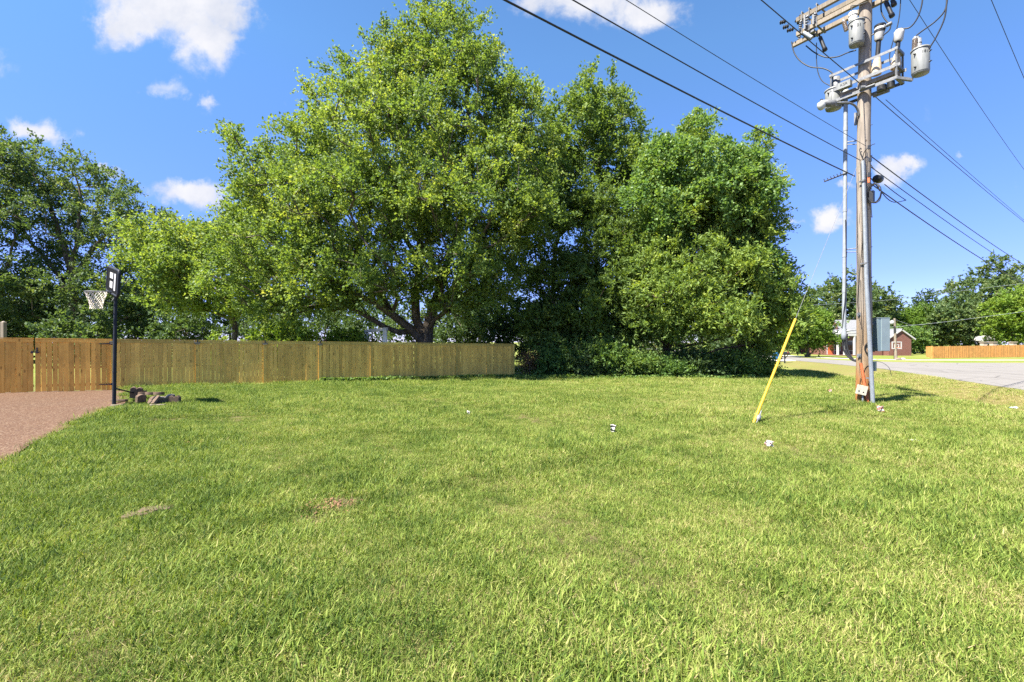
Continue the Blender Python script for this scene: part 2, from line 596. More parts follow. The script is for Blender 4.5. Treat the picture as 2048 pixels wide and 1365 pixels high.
def zt(x, y):
    x, y = np.asarray(x, float), np.asarray(y, float)
    z = -.30 * sstep((y - 13) / 14) * sstep((x + 16) / 12)
    z = z + .018 * np.sin(x * 1.3 + y * .7) + .014 * np.sin(x * .6 - y * 1.9 + 2) - .02
    kx, rx = np.interp(y, KY, KX), np.interp(y, RY, RX)
    u = (x - kx) / np.maximum(rx - .8 - kx, 1)
    z = z - .16 * sstep((x - kx + 3.5) / 4)                           # the lawn rolls over to the ditch
    prof = np.interp(u, [0, .12, .34, .6, 1.0], [-.20, -.55, -1.05, -.85, -.50])
    lw = sstep((x - kx + .6) / 1.2)
    z = z * (1 - lw) + prof * lw
    far = sstep((x - rx - 9) / 16) * sstep((y - 46) / 16)
    z = z - .22 * far
    de = np.interp(y, DY, DX)
    z = z - .07 * sstep((de - x + .05) / .25) * (y < 24)
    return z


def z1(x, y):
    return float(zt(x, y))


def ray(px, py):
    return Vector(((px - CX) / F, 1.0, (CY - py) / F))


def at(px, py, D):
    r = ray(px, py)
    return Vector((r.x * D, D, CAMZ + r.z * D))


def gp(px, py):
    """ground point below a pixel"""
    r = ray(px, py)
    D = 20.0
    lo, hi = 1.0, 400.0
    for k in range(60):
        D = (lo + hi) / 2
        if CAMZ + r.z * D > z1(r.x * D, D):
            lo = D
        else:
            hi = D
    return Vector((r.x * D, D, z1(r.x * D, D)))


def ground():
    xs = np.unique(np.concatenate([np.linspace(-260, -30, 24), np.arange(-30, -18, 1.0), np.arange(-18, 36, .4), np.arange(36, 80, 1.5), np.linspace(80, 320, 24)]))
    ys = np.unique(np.concatenate([np.linspace(-60, -4, 15), np.arange(-4, 32, .4), np.arange(32, 80, 1.5), np.linspace(80, 700, 40)]))
    X, Y = np.meshgrid(xs, ys)
    Z = zt(X, Y)
    nx, ny = len(xs), len(ys)
    V = np.stack([X.ravel(), Y.ravel(), Z.ravel()], 1)
    i = np.arange((nx - 1) * (ny - 1))
    a = (i // (nx - 1)) * nx + i % (nx - 1)
    Q = np.stack([a, a + 1, a + nx + 1, a + nx], 1)
    o = mesh_np('ground', V, Q, 'lawn_soil', smooth=True)
    struct(o)


def mesh_np(name, V, Q, mat, parent=None, tint=None, smooth=False, base=None):
    """numpy quads (n,4) or tris (n,3) to a mesh object"""
    org = origin_of(parent) if parent is not None else Vector(base if base is not None else (0, 0, 0))
    V = V - np.array([org.x, org.y, org.z])
    me = bpy.data.meshes.new(name)
    n, k = Q.shape
    me.vertices.add(len(V))
    me.vertices.foreach_set('co', V.astype(np.float32).ravel())
    me.loops.add(n * k)
    me.loops.foreach_set('vertex_index', Q.astype(np.int32).ravel())
    me.polygons.add(n)
    me.polygons.foreach_set('loop_start', np.arange(0, n * k, k, dtype=np.int32))
    me.polygons.foreach_set('loop_total', np.full(n, k, dtype=np.int32))
    me.polygons.foreach_set('use_smooth', np.full(n, smooth))
    me.materials.append(MATS[mat])
    me.update(calc_edges=True)
    if tint is not None:
        at_ = me.attributes.new('tint', 'FLOAT', 'FACE')
        at_.data.foreach_set('value', tint.astype(np.float32))
    o = bpy.data.objects.new(name, me)
    COL.objects.link(o)
    if parent is not None:
        o.parent = parent
    else:
        o.location = org
    return o


ground()


def sheet(name, poly, mat, thick=.03, lift=.02, zfix=None):
    """flat polygon slab a little above the ground"""
    z = zfix if zfix is not None else max(z1(x, y) for x, y in poly)
    mb = MB().prism([(x, y, z + lift - thick) for x, y in poly], (0, 0, thick))
    o = build(name, mb, mat)
    struct(o)
    return o


def strips():
    # road with the side road branching off to the right
    ys = [-12, 0, 10, 20.3, 27, 36, 45, 54, 80, 150, 300]
    near = [(float(np.interp(y, RY, RX)), y) for y in ys]
    right = [(50, 300), (42, 150), (40.2, 80), (38, 62), (37.2, 55), (37.4, 50.5), (39.5, 47), (44, 45.4), (60, 44.8), (120, 44)]
    back = [(120, 33), (60, 33.4), (44, 33.2), (39, 32), (36, 29), (33.2, 23), (29.5, 14), (24.5, 0), (21, -12)]
    sheet('road', near + right + back, 'asphalt', .12, .03, -.5)
    # pale pavement beyond the road
    pts = [(120, 54), (62, 55.2), (47, 53), (43.4, 54.0), (41.3, 57), (40.6, 63), (43, 90)]
    mb = MB()
    for (x0, y0), (x1, y1) in zip(pts[:-1], pts[1:]):
        d = Vector((x1 - x0, y1 - y0)).normalized()
        nn = Vector((-d.y, d.x)) * .6
        z0, zz1 = z1(x0, y0) + .03, z1(x1, y1) + .03
        mb.prism([(x0 - nn.x, y0 - nn.y, z0 - .1), (x0 + nn.x, y0 + nn.y, z0 - .1), (x1 + nn.x, y1 + nn.y, zz1 - .1), (x1 - nn.x, y1 - nn.y, zz1 - .1)], (0, 0, .1))
    struct(build('pavement', mb, 'concrete_pale'))
    # neighbour's concrete drive behind the cedars
    sheet('neighbour_driveway', [(31.2, 50), (31.8, 56), (14, 60), (6, 60), (6, 54), (15, 53.5)], 'concrete_pale', .1, .05, -.48)
    # exposed-aggregate driveway
    xs, V, Q = [], [], []
    ysd = np.arange(-12, 17.6, .3)
    edge = np.interp(ysd, DY, DX) + .06 * np.sin(ysd * 3.1) + .04 * np.sin(ysd * 7.7 + 1)
    fl = np.array([-46.0])
    cols = 40
    for y, e in zip(ysd, edge):
        # left side reaches past the frame, back side stops at the fence line
        for k in range(cols + 1):
            x = -24 + (e + 24) * k / cols
            V.append((x, y, 0))
    V = np.array(V)
    dline = (V[:, 0] - FA.x) * FN.x + (V[:, 1] - FA.y) * FN.y
    keep = dline > -.6
    V[:, 2] = zt(V[:, 0], V[:, 1]) + .03
    m, c1 = len(ysd), cols + 1
    for i in range(m - 1):
        for k in range(cols):
            q = (i * c1 + k, i * c1 + k + 1, (i + 1) * c1 + k + 1, (i + 1) * c1 + k)
            if all(keep[j] for j in q):
                Q.append(q)
    o = mesh_np('driveway', V, np.array(Q), 'driveway_aggregate', smooth=True)
    struct(o)


strips()

# ------------------------------------------------------------------ grass
BARE = [(gp(668, 1010), .36, 1.1), (gp(705, 1002), .24, 1.1), (gp(630, 1032), .34, .85), (gp(640, 1060), .25, .6), (gp(387, 890), .17, .9), (gp(285, 1022), .16, .95), (gp(322, 1010), .18, .95), (gp(1800, 930), .5, .45), (gp(830, 1300), .16, .6), (gp(560, 1050), .3, .35)]


def grass_tufts():
    """a dozen little turf patches; thin, broad and dead blades mixed"""
    col = bpy.data.collections.new('turf_patches')
    rg = np.random.default_rng(5)
    size = .17
    for v in range(12):
        n = 250
        x, y = rg.normal(0, size * .52, n), rg.normal(0, size * .52, n)
        broad = rg.random(n) < (.10 if v < 7 else .3)
        L = np.where(broad, rg.uniform(.045, .105, n), rg.uniform(.030, .085, n)) * rg.uniform(.8, 1.2)
        W = np.where(broad, rg.uniform(.0050, .0085, n), rg.uniform(.0020, .0042, n))
        dead = (rg.random(n) < .15) & ~broad
        az = rg.uniform(0, 2 * np.pi, n)
        lean = np.clip(rg.normal(.75, .42, n), .05, 1.5)
        lean = np.where(dead, rg.uniform(.9, 1.5, n), lean)
        bend = rg.uniform(.1, .9, n)
        if v >= 10:      # low broad-leaved weeds among the grass
            weed = rg.random(n) < .30
            L = np.where(weed, rg.uniform(.022, .045, n), L)
            W = np.where(weed, L * rg.uniform(.4, .62, n), W)
            lean = np.where(weed, rg.uniform(1.1, 1.5, n), lean)
            bend = np.where(weed, rg.uniform(.0, .25, n), bend)
            dead = dead & ~weed
        dx, dy = np.cos(az), np.sin(az)
        tw = az + np.pi / 2 + rg.normal(0, .5, n)
        wx, wy = np.cos(tw), np.sin(tw)
        wz = rg.normal(0, .30, n)
        a1, a2 = lean * .6, np.minimum(lean * .6 + bend, 1.75)
        m1x, m1z = .5 * L * np.sin(a1), .5 * L * np.cos(a1)
        m2x, m2z = m1x + .5 * L * np.sin(a2), m1z + .5 * L * np.cos(a2)
        base = np.stack([x, y, np.full(n, -.006)], 1)
        d = np.stack([dx, dy, np.zeros(n)], 1)
        w = np.stack([wx, wy, wz], 1)
        mid = base + d * m1x[:, None] + np.array([0, 0, 1.]) * m1z[:, None]
        tip = base + d * m2x[:, None] + np.array([0, 0, 1.]) * np.maximum(m2z, .002)[:, None]
        hw = (W / 2)[:, None]
        V = np.stack([base - w * hw * .8, base + w * hw * .8, mid - w * hw, mid + w * hw, tip], 1).reshape(-1, 3)
        o = np.arange(n)[:, None] * 5
        T = np.concatenate([o + [0, 1, 3], o + [0, 3, 2], o + [2, 3, 4]], 1).reshape(-1, 3)
        t = np.clip(rg.normal(.36, .21, n), 0, .70)
        t = np.where(dead, rg.uniform(.72, 1.0, n), t)
        ob = mesh_np('turf_patch', V, T, 'grass_blade', tint=np.repeat(t, 3))
        COL.objects.unlink(ob)
        col.objects.link(ob)
    return col


def lawn():
    pts = []
    rg = np.random.default_rng(3)

    def scatter(y0, y1, step, smin, smax, xl=None):
        ny = int((y1 - y0) / step)
        for i in range(ny):
            y = y0 + (i + .5) * step
            half = 1.16 * max(y, 1.5) + 1.2
            k = int(2 * half / step)
            x = (np.arange(k) + .5) * step - half
            n = len(x)
            P = np.stack([x + rg.uniform(-.6, .6, n) * step, y + rg.uniform(-.6, .6, n) * step, np.zeros(n), rg.uniform(smin, smax, n)], 1)
            pts.append(P)
    scatter(1.3, 5.2, .105, .75, 1.2)
    scatter(5.2, 10, .13, .85, 1.3)
    scatter(10, 18, .19, 1.0, 1.6)
    scatter(18, 33, .32, 1.3, 2.2)
    P = np.concatenate(pts)
    x, y, s = P[:, 0], P[:, 1], P[:, 3]
    de = np.interp(y, DY, DX)
    fline = (x - FA.x) * FN.x + (y - FA.y) * FN.y
    rx = np.interp(y, RY, RX)
    edge_j = .10 * np.sin(y * 3.7) + .07 * np.sin(y * 9.1)
    ok = ~((x < de + .03 + edge_j) & (fline > -.2) & (y < 18)) & (x < rx - .15 + edge_j)
    ok &= (fline > .12) | (x > .8)
    for c, r, strength in BARE:
        dd = np.hypot(x - c.x, (y - c.y) * 1.15) / r
        ok &= ~((dd < 1) & (rg.random(len(x)) < strength * (1.15 - dd)))
    P, x, y, s = P[ok], x[ok], y[ok], s[ok]
    s = s * (1 + .30 * np.sin(x * .9 + 1) * np.sin(y * 1.1) + .18 * np.sin(x * 3.1 + y * 2.3))
    kx = np.interp(y, KY, KX)
    s = np.where(x > kx + .8, s * .75, s)
    s = np.clip(s, .55, 3.2)
    # longer fringe along the fence foot
    fl = (x - FA.x) * FN.x + (y - FA.y) * FN.y
    s = np.where((fl < .5) & (fl > 0) & (x < .8), s * 1.5, s)
    V = np.stack([x, y, zt(x, y)], 1)
    me = bpy.data.meshes.new('lawn_grass')
    me.vertices.add(len(V))
    me.vertices.foreach_set('co', V.astype(np.float32).ravel())
    n = len(V)
    for nm, typ, arr in (('rz', 'FLOAT', rg.uniform(0, 6.283, n)), ('sc', 'FLOAT', s), ('pick', 'INT', rg.integers(0, 12, n))):
        a = me.attributes.new(nm, typ, 'POINT')
        a.data.foreach_set('value', arr.astype(np.float32 if typ == 'FLOAT' else np.int32))
    me.update()
    o = bpy.data.objects.new('lawn_grass', me)
    COL.objects.link(o)
    struct(o, 'stuff')
    tag(o, 'short mown lawn grass, yellow green with straw patches, covering the whole yard', 'grass')
    me.materials.append(MATS['grass_blade'])
    ng = bpy.data.node_groups.new('turf_scatter', 'GeometryNodeTree')
    ng.interface.new_socket('Geometry', in_out='INPUT', socket_type='NodeSocketGeometry')
    ng.interface.new_socket('Geometry', in_out='OUTPUT', socket_type='NodeSocketGeometry')
    N, L = ng.nodes, ng.links
    gi, go = N.new('NodeGroupInput'), N.new('NodeGroupOutput')
    ci = N.new('GeometryNodeCollectionInfo')
    ci.inputs['Collection'].default_value = grass_tufts()
    ci.inputs['Separate Children'].default_value = True
    ci.inputs['Reset Children'].default_value = True
    ip = N.new('GeometryNodeInstanceOnPoints')
    ip.inputs['Pick Instance'].default_value = True
    def na(nm, typ):
        k = N.new('GeometryNodeInputNamedAttribute')
        k.data_type = typ
        k.inputs['Name'].default_value = nm
        return k.outputs[0]
    cx = N.new('ShaderNodeCombineXYZ')
    L.new(na('rz', 'FLOAT'), cx.inputs[2])
    e2r = N.new('FunctionNodeEulerToRotation')
    L.new(cx.outputs[0], e2r.inputs[0])
    L.new(gi.outputs[0], ip.inputs['Points'])
    L.new(ci.outputs[0], ip.inputs['Instance'])
    L.new(na('pick', 'INT'), ip.inputs['Instance Index'])
    L.new(e2r.outputs[0], ip.inputs['Rotation'])
    L.new(na('sc', 'FLOAT'), ip.inputs['Scale'])
    L.new(ip.outputs[0], go.inputs[0])
    md = o.modifiers.new('scatter', 'NODES')
    md.node_group = ng


lawn()

# ------------------------------------------------------------------ trees


def unit(a):
    return a / np.maximum(np.linalg.norm(a, axis=-1, keepdims=True), 1e-9)


def leaf_quads(P, A, N, L, W):
    A = unit(A)
    N = unit(N - A * (N * A).sum(1, keepdims=True))
    B = np.cross(N, A)
    l, w = L[:, None], W[:, None]
    V = np.stack([P - A * l * .5, P + B * w * .5 - A * l * .05 + N * w * .12, P + A * l * .5, P - B * w * .5 - A * l * .05 + N * w * .12], 1).reshape(-1, 3)
    Q = (np.arange(len(P))[:, None] * 4 + np.arange(4))
    return V, Q


def lobes_px(lst):
    out = []
    for px, py, D, rx, ry, rd in lst:
        c = at(px, py, D)
        out.append((np.array(c), np.array([rx * D / F, rd, ry * D / F])))
    return out


def grow(rg, seeds, pts, bf=.35, step=.8):
    """join the clump points to the seed limbs, short and not too roundabout; returns nodes, parents, radii"""
    nodes, par, plen = [], [], []
    fixed = []
    for poly in seeds:
        pts3 = [np.array(p[:3], float) for p in poly['pts']]
        if poly.get('root') is None:
            last = -1
        else:
            arr = np.array(nodes)
            last = int(np.argmin(((arr - pts3[0]) ** 2).sum(1)))
        for i in range(len(pts3) - 1):
            k = max(1, int(np.linalg.norm(pts3[i + 1] - pts3[i]) / step))
            for j in range(k + (1 if i == len(pts3) - 2 else 0)):
                t = j / k
                p = pts3[i] * (1 - t) + pts3[i + 1] * t
                if last >= 0 and i == 0 and j == 0:
                    continue
                p = p + rg.normal(0, .05, 3) * (1 if last >= 0 else 0)
                nodes.append(p)
                par.append(last)
                plen.append(0 if last < 0 else plen[last] + np.linalg.norm(p - nodes[last]))
                fixed.append(poly['r0'] + (poly['r1'] - poly['r0']) * ((i + t) / (len(pts3) - 1)))
                last = len(nodes) - 1
    root = nodes[0]
    order = np.argsort(np.linalg.norm(pts - root, axis=1))
    cap = len(nodes) + len(pts) * 40
    A = np.zeros((cap, 3))
    PL = np.zeros(cap)
    A[:len(nodes)] = nodes
    PL[:len(nodes)] = plen
    n = len(nodes)
    ends, outdir = [], []
    for k in order:
        p = pts[k]
        d = np.linalg.norm(A[:n] - p, axis=1)
        pen = np.maximum(0, A[:n, 2] - p[2]) * .8
        q = int(np.argmin(d + bf * PL[:n] + pen))
        m = max(1, int(d[q] / step))
        a = A[q].copy()
        side = rg.normal(0, .07, 3) * d[q]
        last = q
        for j in range(1, m + 1):
            t = j / m
            x = a * (1 - t) + p * t + side * math.sin(math.pi * t)
            x[2] -= .05 * d[q] * math.sin(math.pi * t)
            A[n] = x
            PL[n] = PL[last] + np.linalg.norm(x - A[last])
            par.append(last)
            fixed.append(0)
            last = n
            n += 1
        ends.append(last)
        outdir.append(p - a)
    par = np.array(par)
    cnt = np.zeros(n)
    for e in ends:
        cnt[e] += 1
    for i in range(n - 1, 0, -1):
        if par[i] >= 0:
            cnt[par[i]] += cnt[i]
    return A[:n], par, cnt, np.array(fixed), np.array(ends), np.array(outdir)


def branch_mesh(A, par, rad, rmin=.0, sides=6):
    """a tapered tube for every node-to-parent link, in numpy"""
    idx = np.where((par >= 0) & (rad >= rmin))[0]
    p1, p0 = A[idx], A[par[idx]]
    r1, r0 = rad[idx], np.minimum(rad[par[idx]], rad[idx] * 1.35)
    t = unit(p1 - p0)
    p1 = p1 + t * r1[:, None] * .3
    ref = np.where(np.abs(t[:, 2:3]) > .9, np.array([[1., 0, 0]]), np.array([[0, 0, 1.]]))
    a = unit(np.cross(t, ref))
    b = np.cross(t, a)
    an = np.arange(sides) * 2 * np.pi / sides
    ring = a[:, None, :] * np.cos(an)[None, :, None] + b[:, None, :] * np.sin(an)[None, :, None]
    V = np.concatenate([p0[:, None, :] + ring * r0[:, None, None], p1[:, None, :] + ring * r1[:, None, None]], 1)
    n = len(idx)
    k = np.arange(sides)
    q = np.stack([k, (k + 1) % sides, (k + 1) % sides + sides, k + sides], 1)
    Q = (np.arange(n)[:, None, None] * 2 * sides + q[None]).reshape(-1, 4)
    return V.reshape(-1, 3), Q


def clump_leaves(rg, C, O, twigs, per, tl, ls, asp, upbias=.25, droop=.15, spread=.13, flat=.7, tint_mu=.45):
    """sprays of leaves round clump centres C growing along O"""
    n = len(C)
    O = unit(O + rg.normal(0, .15, O.shape))
    d = unit(O[:, None, :] * .55 + rg.normal(0, .62, (n, twigs, 3)) + np.array([0, 0, upbias]))
    Lt = rg.uniform(.5, 1.25, (n, twigs)) * tl
    t = rg.uniform(.05, 1.0, (n, twigs, per))
    P = C[:, None, None, :] + d[:, :, None, :] * (t * Lt[:, :, None])[..., None]
    P = P + rg.normal(0, spread, P.shape) * (1.1 - .5 * t)[..., None]
    P[..., 2] -= droop * t * t * Lt[:, :, None]
    A = d[:, :, None, :] * .8 + rg.normal(0, .6, P.shape)
    N = np.array([0, 0, flat]) + rg.normal(0, .62, P.shape)
    tt = rg.normal(tint_mu, .13, (n, 1, 1)) + rg.normal(0, .08, (n, twigs, 1)) + rg.normal(0, .08, t.shape)
    P, A, N, tt = P.reshape(-1, 3), A.reshape(-1, 3), N.reshape(-1, 3), tt.ravel()
    m = len(P)
    L = ls * rg.uniform(.65, 1.3, m)
    V, Q = leaf_quads(P, A, N, L, L * asp * rg.uniform(.8, 1.2, m))
    return V, Q, np.clip(tt, 0, 1)


def sample_lobes(rg, lobes, n, inner=.35):
    vol = np.array([l[1].prod() ** .75 for l in lobes])
    cnt = np.maximum(2, (n * vol / vol.sum()).astype(int))
    out, cen = [], []
    for (c, r), k in zip(lobes, cnt):
        v = unit(rg.normal(0, 1, (k, 3)))
        rr = rg.uniform(inner ** 3, 1, k) ** (1 / 3)
        out.append(c + v * rr[:, None] * r)
        cen.append(np.repeat(c[None], k, 0))
    return np.concatenate(out), np.concatenate(cen)


def tree(name, label, base, lobes, seeds, n, leaf, seed, twigs=6, per=22, tl=1.0, ls=.15, asp=.62, group=None, cat='tree', bark='bark',
         r_tip=.012, bf=.35, rmin=0.0, inner=.35, crown='crown', zmin=None, step=.8, **kw):
    rg = np.random.default_rng(seed)
    t = thing(name, base, label, cat, group)
    pts, cen = sample_lobes(rg, lobes, n, inner)
    if zmin is not None:
        k = pts[:, 2] > zmin
        pts, cen = pts[k], cen[k]
    A, par, cnt, fixed, ends, od = grow(rg, seeds, pts, bf, step)
    rad = np.maximum(r_tip * np.maximum(cnt, 1) ** .44, fixed)
    V, Q = branch_mesh(A, par, rad, rmin)
    mesh_np('trunk', V, Q, bark, t, smooth=True)
    V, Q, tt = clump_leaves(rg, A[ends], od, twigs, per, tl, ls, asp, **kw)
    mesh_np(crown, V, Q, leaf, t, tint=tt)
    return t


def limb(pix, r0, r1, root=True):
    return {'pts': [np.array(at(*p)) for p in pix], 'r0': r0, 'r1': r1, 'root': True if root else None}


def gbase(px, D, drop=.15):
    p = at(px, 690, D)
    return Vector((p.x, D, z1(p.x, D) - drop))


def trunk(px, D, pix, r0, r1):
    b = gbase(px, D)
    return {'pts': [np.array(b)] + [np.array(at(*p)) for p in pix], 'r0': r0, 'r1': r1, 'root': None}


def trees_near():
    # the big maple
    D = 27
    L = lobes_px([(868, 42, D, 34, 50, 1.6), (930, 45, D, 30, 52, 1.6), (895, 110, D, 85, 58, 3), (815, 130, D, 62, 55, 3), (962, 130, D, 42, 55, 2.4), (765, 190, D, 90, 62, 4),
                  (692, 160, D, 26, 36, 1.8), (650, 232, D, 36, 40, 2.2), (890, 225, D, 150, 85, 5), (1030, 255, D + 1, 62, 85, 4), (635, 325, 26, 80, 58, 4.5), (520, 310, 26, 45, 28, 2.4), (465, 290, 26, 22, 20, 1.2),
                  (790, 330, 26, 200, 100, 6.5), (1040, 360, 26, 75, 95, 5), (580, 400, 25.5, 95, 60, 4.5), (505, 400, 26, 36, 28, 2), (720, 440, 25, 190, 80, 6), (930, 430, 25, 150, 80, 6), (1060, 450, 26, 70, 50, 4),
                  (560, 500, 24.5, 130, 55, 4), (740, 545, 24, 150, 55, 4.5), (920, 545, 24.5, 100, 50, 4), (620, 585, 24, 100, 35, 3), (790, 585, 24.6, 55, 20, 2), (955, 620, 25.5, 50, 30, 2.2), (480, 560, 25, 70, 40, 3), (900, 610, 25, 45, 22, 2), (1000, 470, 24.5, 60, 50, 3), (680, 600, 25, 60, 22, 2.5), (560, 610, 25, 60, 25, 2.5), (980, 560, 26, 60, 45, 3)])
    seeds = [trunk(850, D, [(852, 660, D), (866, 615, D), (884, 570, D), (905, 500, D), (925, 430, D), (945, 330, D), (935, 200, D), (930, 90, D)], .40, .07),
             limb([(848, 680, D), (832, 640, D), (831, 590, D), (836, 520, D), (842, 440, D), (860, 330, D), (880, 220, D), (872, 80, D)], .30, .06),
             limb([(848, 672, D), (800, 668, 26.6), (740, 640, 26), (690, 612, 25.4), (640, 588, 25), (560, 560, 24.6), (480, 540, 25)], .19, .05),
             limb([(848, 676, D), (820, 655, 26.4), (785, 630, 25.8), (750, 602, 25.2), (700, 585, 24.8), (640, 550, 24.5), (570, 500, 24.5)], .13, .04),
             limb([(866, 612, D), (905, 580, 26.6), (940, 520, 26.2), (975, 450, 26), (1020, 390, 26), (1050, 300, 26.5)], .24, .06),
             limb([(836, 520, D), (800, 460, 26.5), (740, 410, 26), (660, 395, 25.8), (570, 385, 25.8), (500, 330, 26)], .15, .04),
             limb([(842, 440, D), (800, 350, 26.5), (740, 260, 26.5), (680, 200, 26.8)], .12, .03),
             limb([(884, 570, D), (850, 500, 25.5), (800, 420, 25), (700, 360, 25)], .13, .04)]
    tree('maple_tree', 'tallest yellow-green maple with several forked trunks behind the middle of the near fence', gbase(850, D, 0), L, seeds, 1450, 'leaf_maple', 21,
         twigs=7, per=30, tl=1.15, ls=.142, asp=.76, inner=.12, r_tip=.018, bf=.3, tint_mu=.5)
    # lower maple reaching left over the fence
    D = 29
    L = lobes_px([(350, 480, D, 70, 40, 3.2), (440, 478, 30, 60, 36, 3), (330, 520, 28, 60, 40, 3), (420, 530, D, 100, 55, 4), (500, 470, 31, 60, 60, 3), (375, 585, 28, 75, 40, 3), (470, 600, D, 80, 35, 3), (340, 560, 27.5, 45, 30, 2), (460, 440, 30, 30, 18, 2)])
    seeds = [trunk(470, 30, [(468, 640, 30), (455, 580, 30), (430, 520, 29.5), (410, 460, 29.5)], .2, .05), limb([(455, 580, 30), (400, 560, 29), (340, 540, 28.3)], .1, .04)]
    tree('maple_tree', 'low wide yellow-green maple at the left of the tallest maple, right of the basketball hoop', gbase(470, 30, 0), L, seeds, 400, 'leaf_maple', 22,
         twigs=7, per=19, tl=1.1, ls=.17, asp=.72, tint_mu=.55)
    # companion maple to the right
    D = 32
    L = lobes_px([(1190, 205, D, 55, 42, 2.6), (1215, 260, D, 62, 55, 3.2), (1150, 270, D, 70, 60, 3.5), (1235, 330, D, 55, 45, 3), (1160, 370, D, 85, 60, 4), (1110, 330, 31, 45, 60, 3), (1180, 440, D, 70, 35, 3), (1265, 420, D, 40, 70, 2.5), (1270, 330, D, 22, 40, 2), (1080, 440, D, 50, 50, 3), (1060, 540, D, 45, 45, 3), (1250, 500, D, 50, 50, 3)])
    seeds = [trunk(1105, D, [(1105, 600, D), (1110, 500, D), (1130, 400, D), (1170, 300, D), (1188, 200, D)], .22, .05)]
    tree('maple_tree', 'second maple rising between the tallest maple and the vine-covered cedar', gbase(1105, D, 0), L, seeds, 560, 'leaf_maple', 23, twigs=7, per=19, tl=1.15, ls=.18, asp=.72, tint_mu=.36)
    # big dark shade trees at far left
    D = 38
    L = lobes_px([(45, 330, D, 60, 45, 4), (120, 350, D, 80, 50, 4.5), (190, 385, D, 70, 45, 4), (255, 430, D, 60, 40, 4), (60, 420, D, 90, 50, 5), (160, 450, D, 80, 45, 5), (240, 500, D, 80, 45, 4.5), (290, 460, D, 35, 30, 3), (90, 520, D, 60, 40, 4), (180, 570, D, 110, 45, 5), (80, 600, D, 80, 40, 5), (270, 590, D, 60, 45, 4), (15, 285, D, 22, 20, 2)])
    seeds = [trunk(145, D, [(145, 620, D), (143, 540, D), (120, 470, D), (90, 380, D), (50, 330, D)], .38, .06), limb([(143, 540, D), (155, 470, D), (160, 400, D), (150, 350, D)], .2, .05),
             limb([(144, 560, D), (185, 500, D), (230, 450, D), (270, 430, D)], .2, .05), limb([(145, 600, D), (110, 540, D), (60, 480, D), (20, 420, D)], .2, .05)]
    tree('shade_tree', 'big dark green shade tree with a fan of limbs behind the basketball hoop', gbase(145, D, 0), L, seeds, 520, 'leaf_dark', 24, twigs=6, per=17, tl=1.25, ls=.21, asp=.6, tint_mu=.5, droop=.3, upbias=.12)
    D = 36
    L = lobes_px([(-20, 330, D, 60, 60, 4), (-30, 420, D, 70, 60, 4.5), (0, 500, D, 70, 60, 4.5), (-40, 580, D, 90, 60, 5), (30, 590, D, 60, 60, 4), (-80, 380, D, 80, 80, 5), (10, 650, D, 70, 30, 3)])
    seeds = [trunk(-20, D, [(-20, 600, D), (-10, 520, D), (-15, 400, D)], .3, .08), limb([(-20, 600, D), (20, 520, D), (30, 460, D)], .15, .05)]
    tree('shade_tree', 'dark green shade tree cut off by the left edge of the picture', gbase(-20, D, 0), L, seeds, 330, 'leaf_dark', 25, twigs=6, per=17, tl=1.25, ls=.21, asp=.6, tint_mu=.38, droop=.3)
    # darker row further back, seen between the trunks
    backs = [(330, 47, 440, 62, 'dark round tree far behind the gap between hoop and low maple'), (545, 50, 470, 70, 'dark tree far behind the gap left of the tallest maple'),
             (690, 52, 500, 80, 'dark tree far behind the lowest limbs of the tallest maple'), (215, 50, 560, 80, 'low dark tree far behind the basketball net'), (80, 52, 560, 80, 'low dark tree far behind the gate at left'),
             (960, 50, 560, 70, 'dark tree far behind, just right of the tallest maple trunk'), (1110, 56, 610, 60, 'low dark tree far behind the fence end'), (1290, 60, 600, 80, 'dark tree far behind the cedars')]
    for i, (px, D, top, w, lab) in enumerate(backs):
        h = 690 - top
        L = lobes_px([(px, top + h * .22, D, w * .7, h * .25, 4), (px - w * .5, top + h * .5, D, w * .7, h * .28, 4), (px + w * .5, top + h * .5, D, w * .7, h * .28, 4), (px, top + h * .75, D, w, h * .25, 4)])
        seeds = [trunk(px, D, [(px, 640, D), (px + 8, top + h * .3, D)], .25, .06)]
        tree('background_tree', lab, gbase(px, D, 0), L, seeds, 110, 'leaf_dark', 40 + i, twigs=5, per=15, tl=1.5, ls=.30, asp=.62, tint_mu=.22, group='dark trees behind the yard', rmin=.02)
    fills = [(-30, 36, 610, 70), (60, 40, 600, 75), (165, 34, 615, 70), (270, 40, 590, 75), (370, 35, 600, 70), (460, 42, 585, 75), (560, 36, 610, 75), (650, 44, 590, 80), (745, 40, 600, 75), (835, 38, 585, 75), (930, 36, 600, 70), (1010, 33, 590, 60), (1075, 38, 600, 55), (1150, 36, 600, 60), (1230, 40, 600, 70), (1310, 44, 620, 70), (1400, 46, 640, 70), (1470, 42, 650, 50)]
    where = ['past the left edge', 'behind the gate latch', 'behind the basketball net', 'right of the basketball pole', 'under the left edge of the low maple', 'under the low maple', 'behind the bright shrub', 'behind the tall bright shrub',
             'behind the swing frame', 'straight behind the big maple trunk', 'right of the big maple trunk', 'above the right end of the fence', 'above the dead brown bush', 'behind the shaded cedar', 'right of the shaded cedar', 'left of the large cedar trunk', 'right of the large cedar trunk', 'behind the bare twigs']
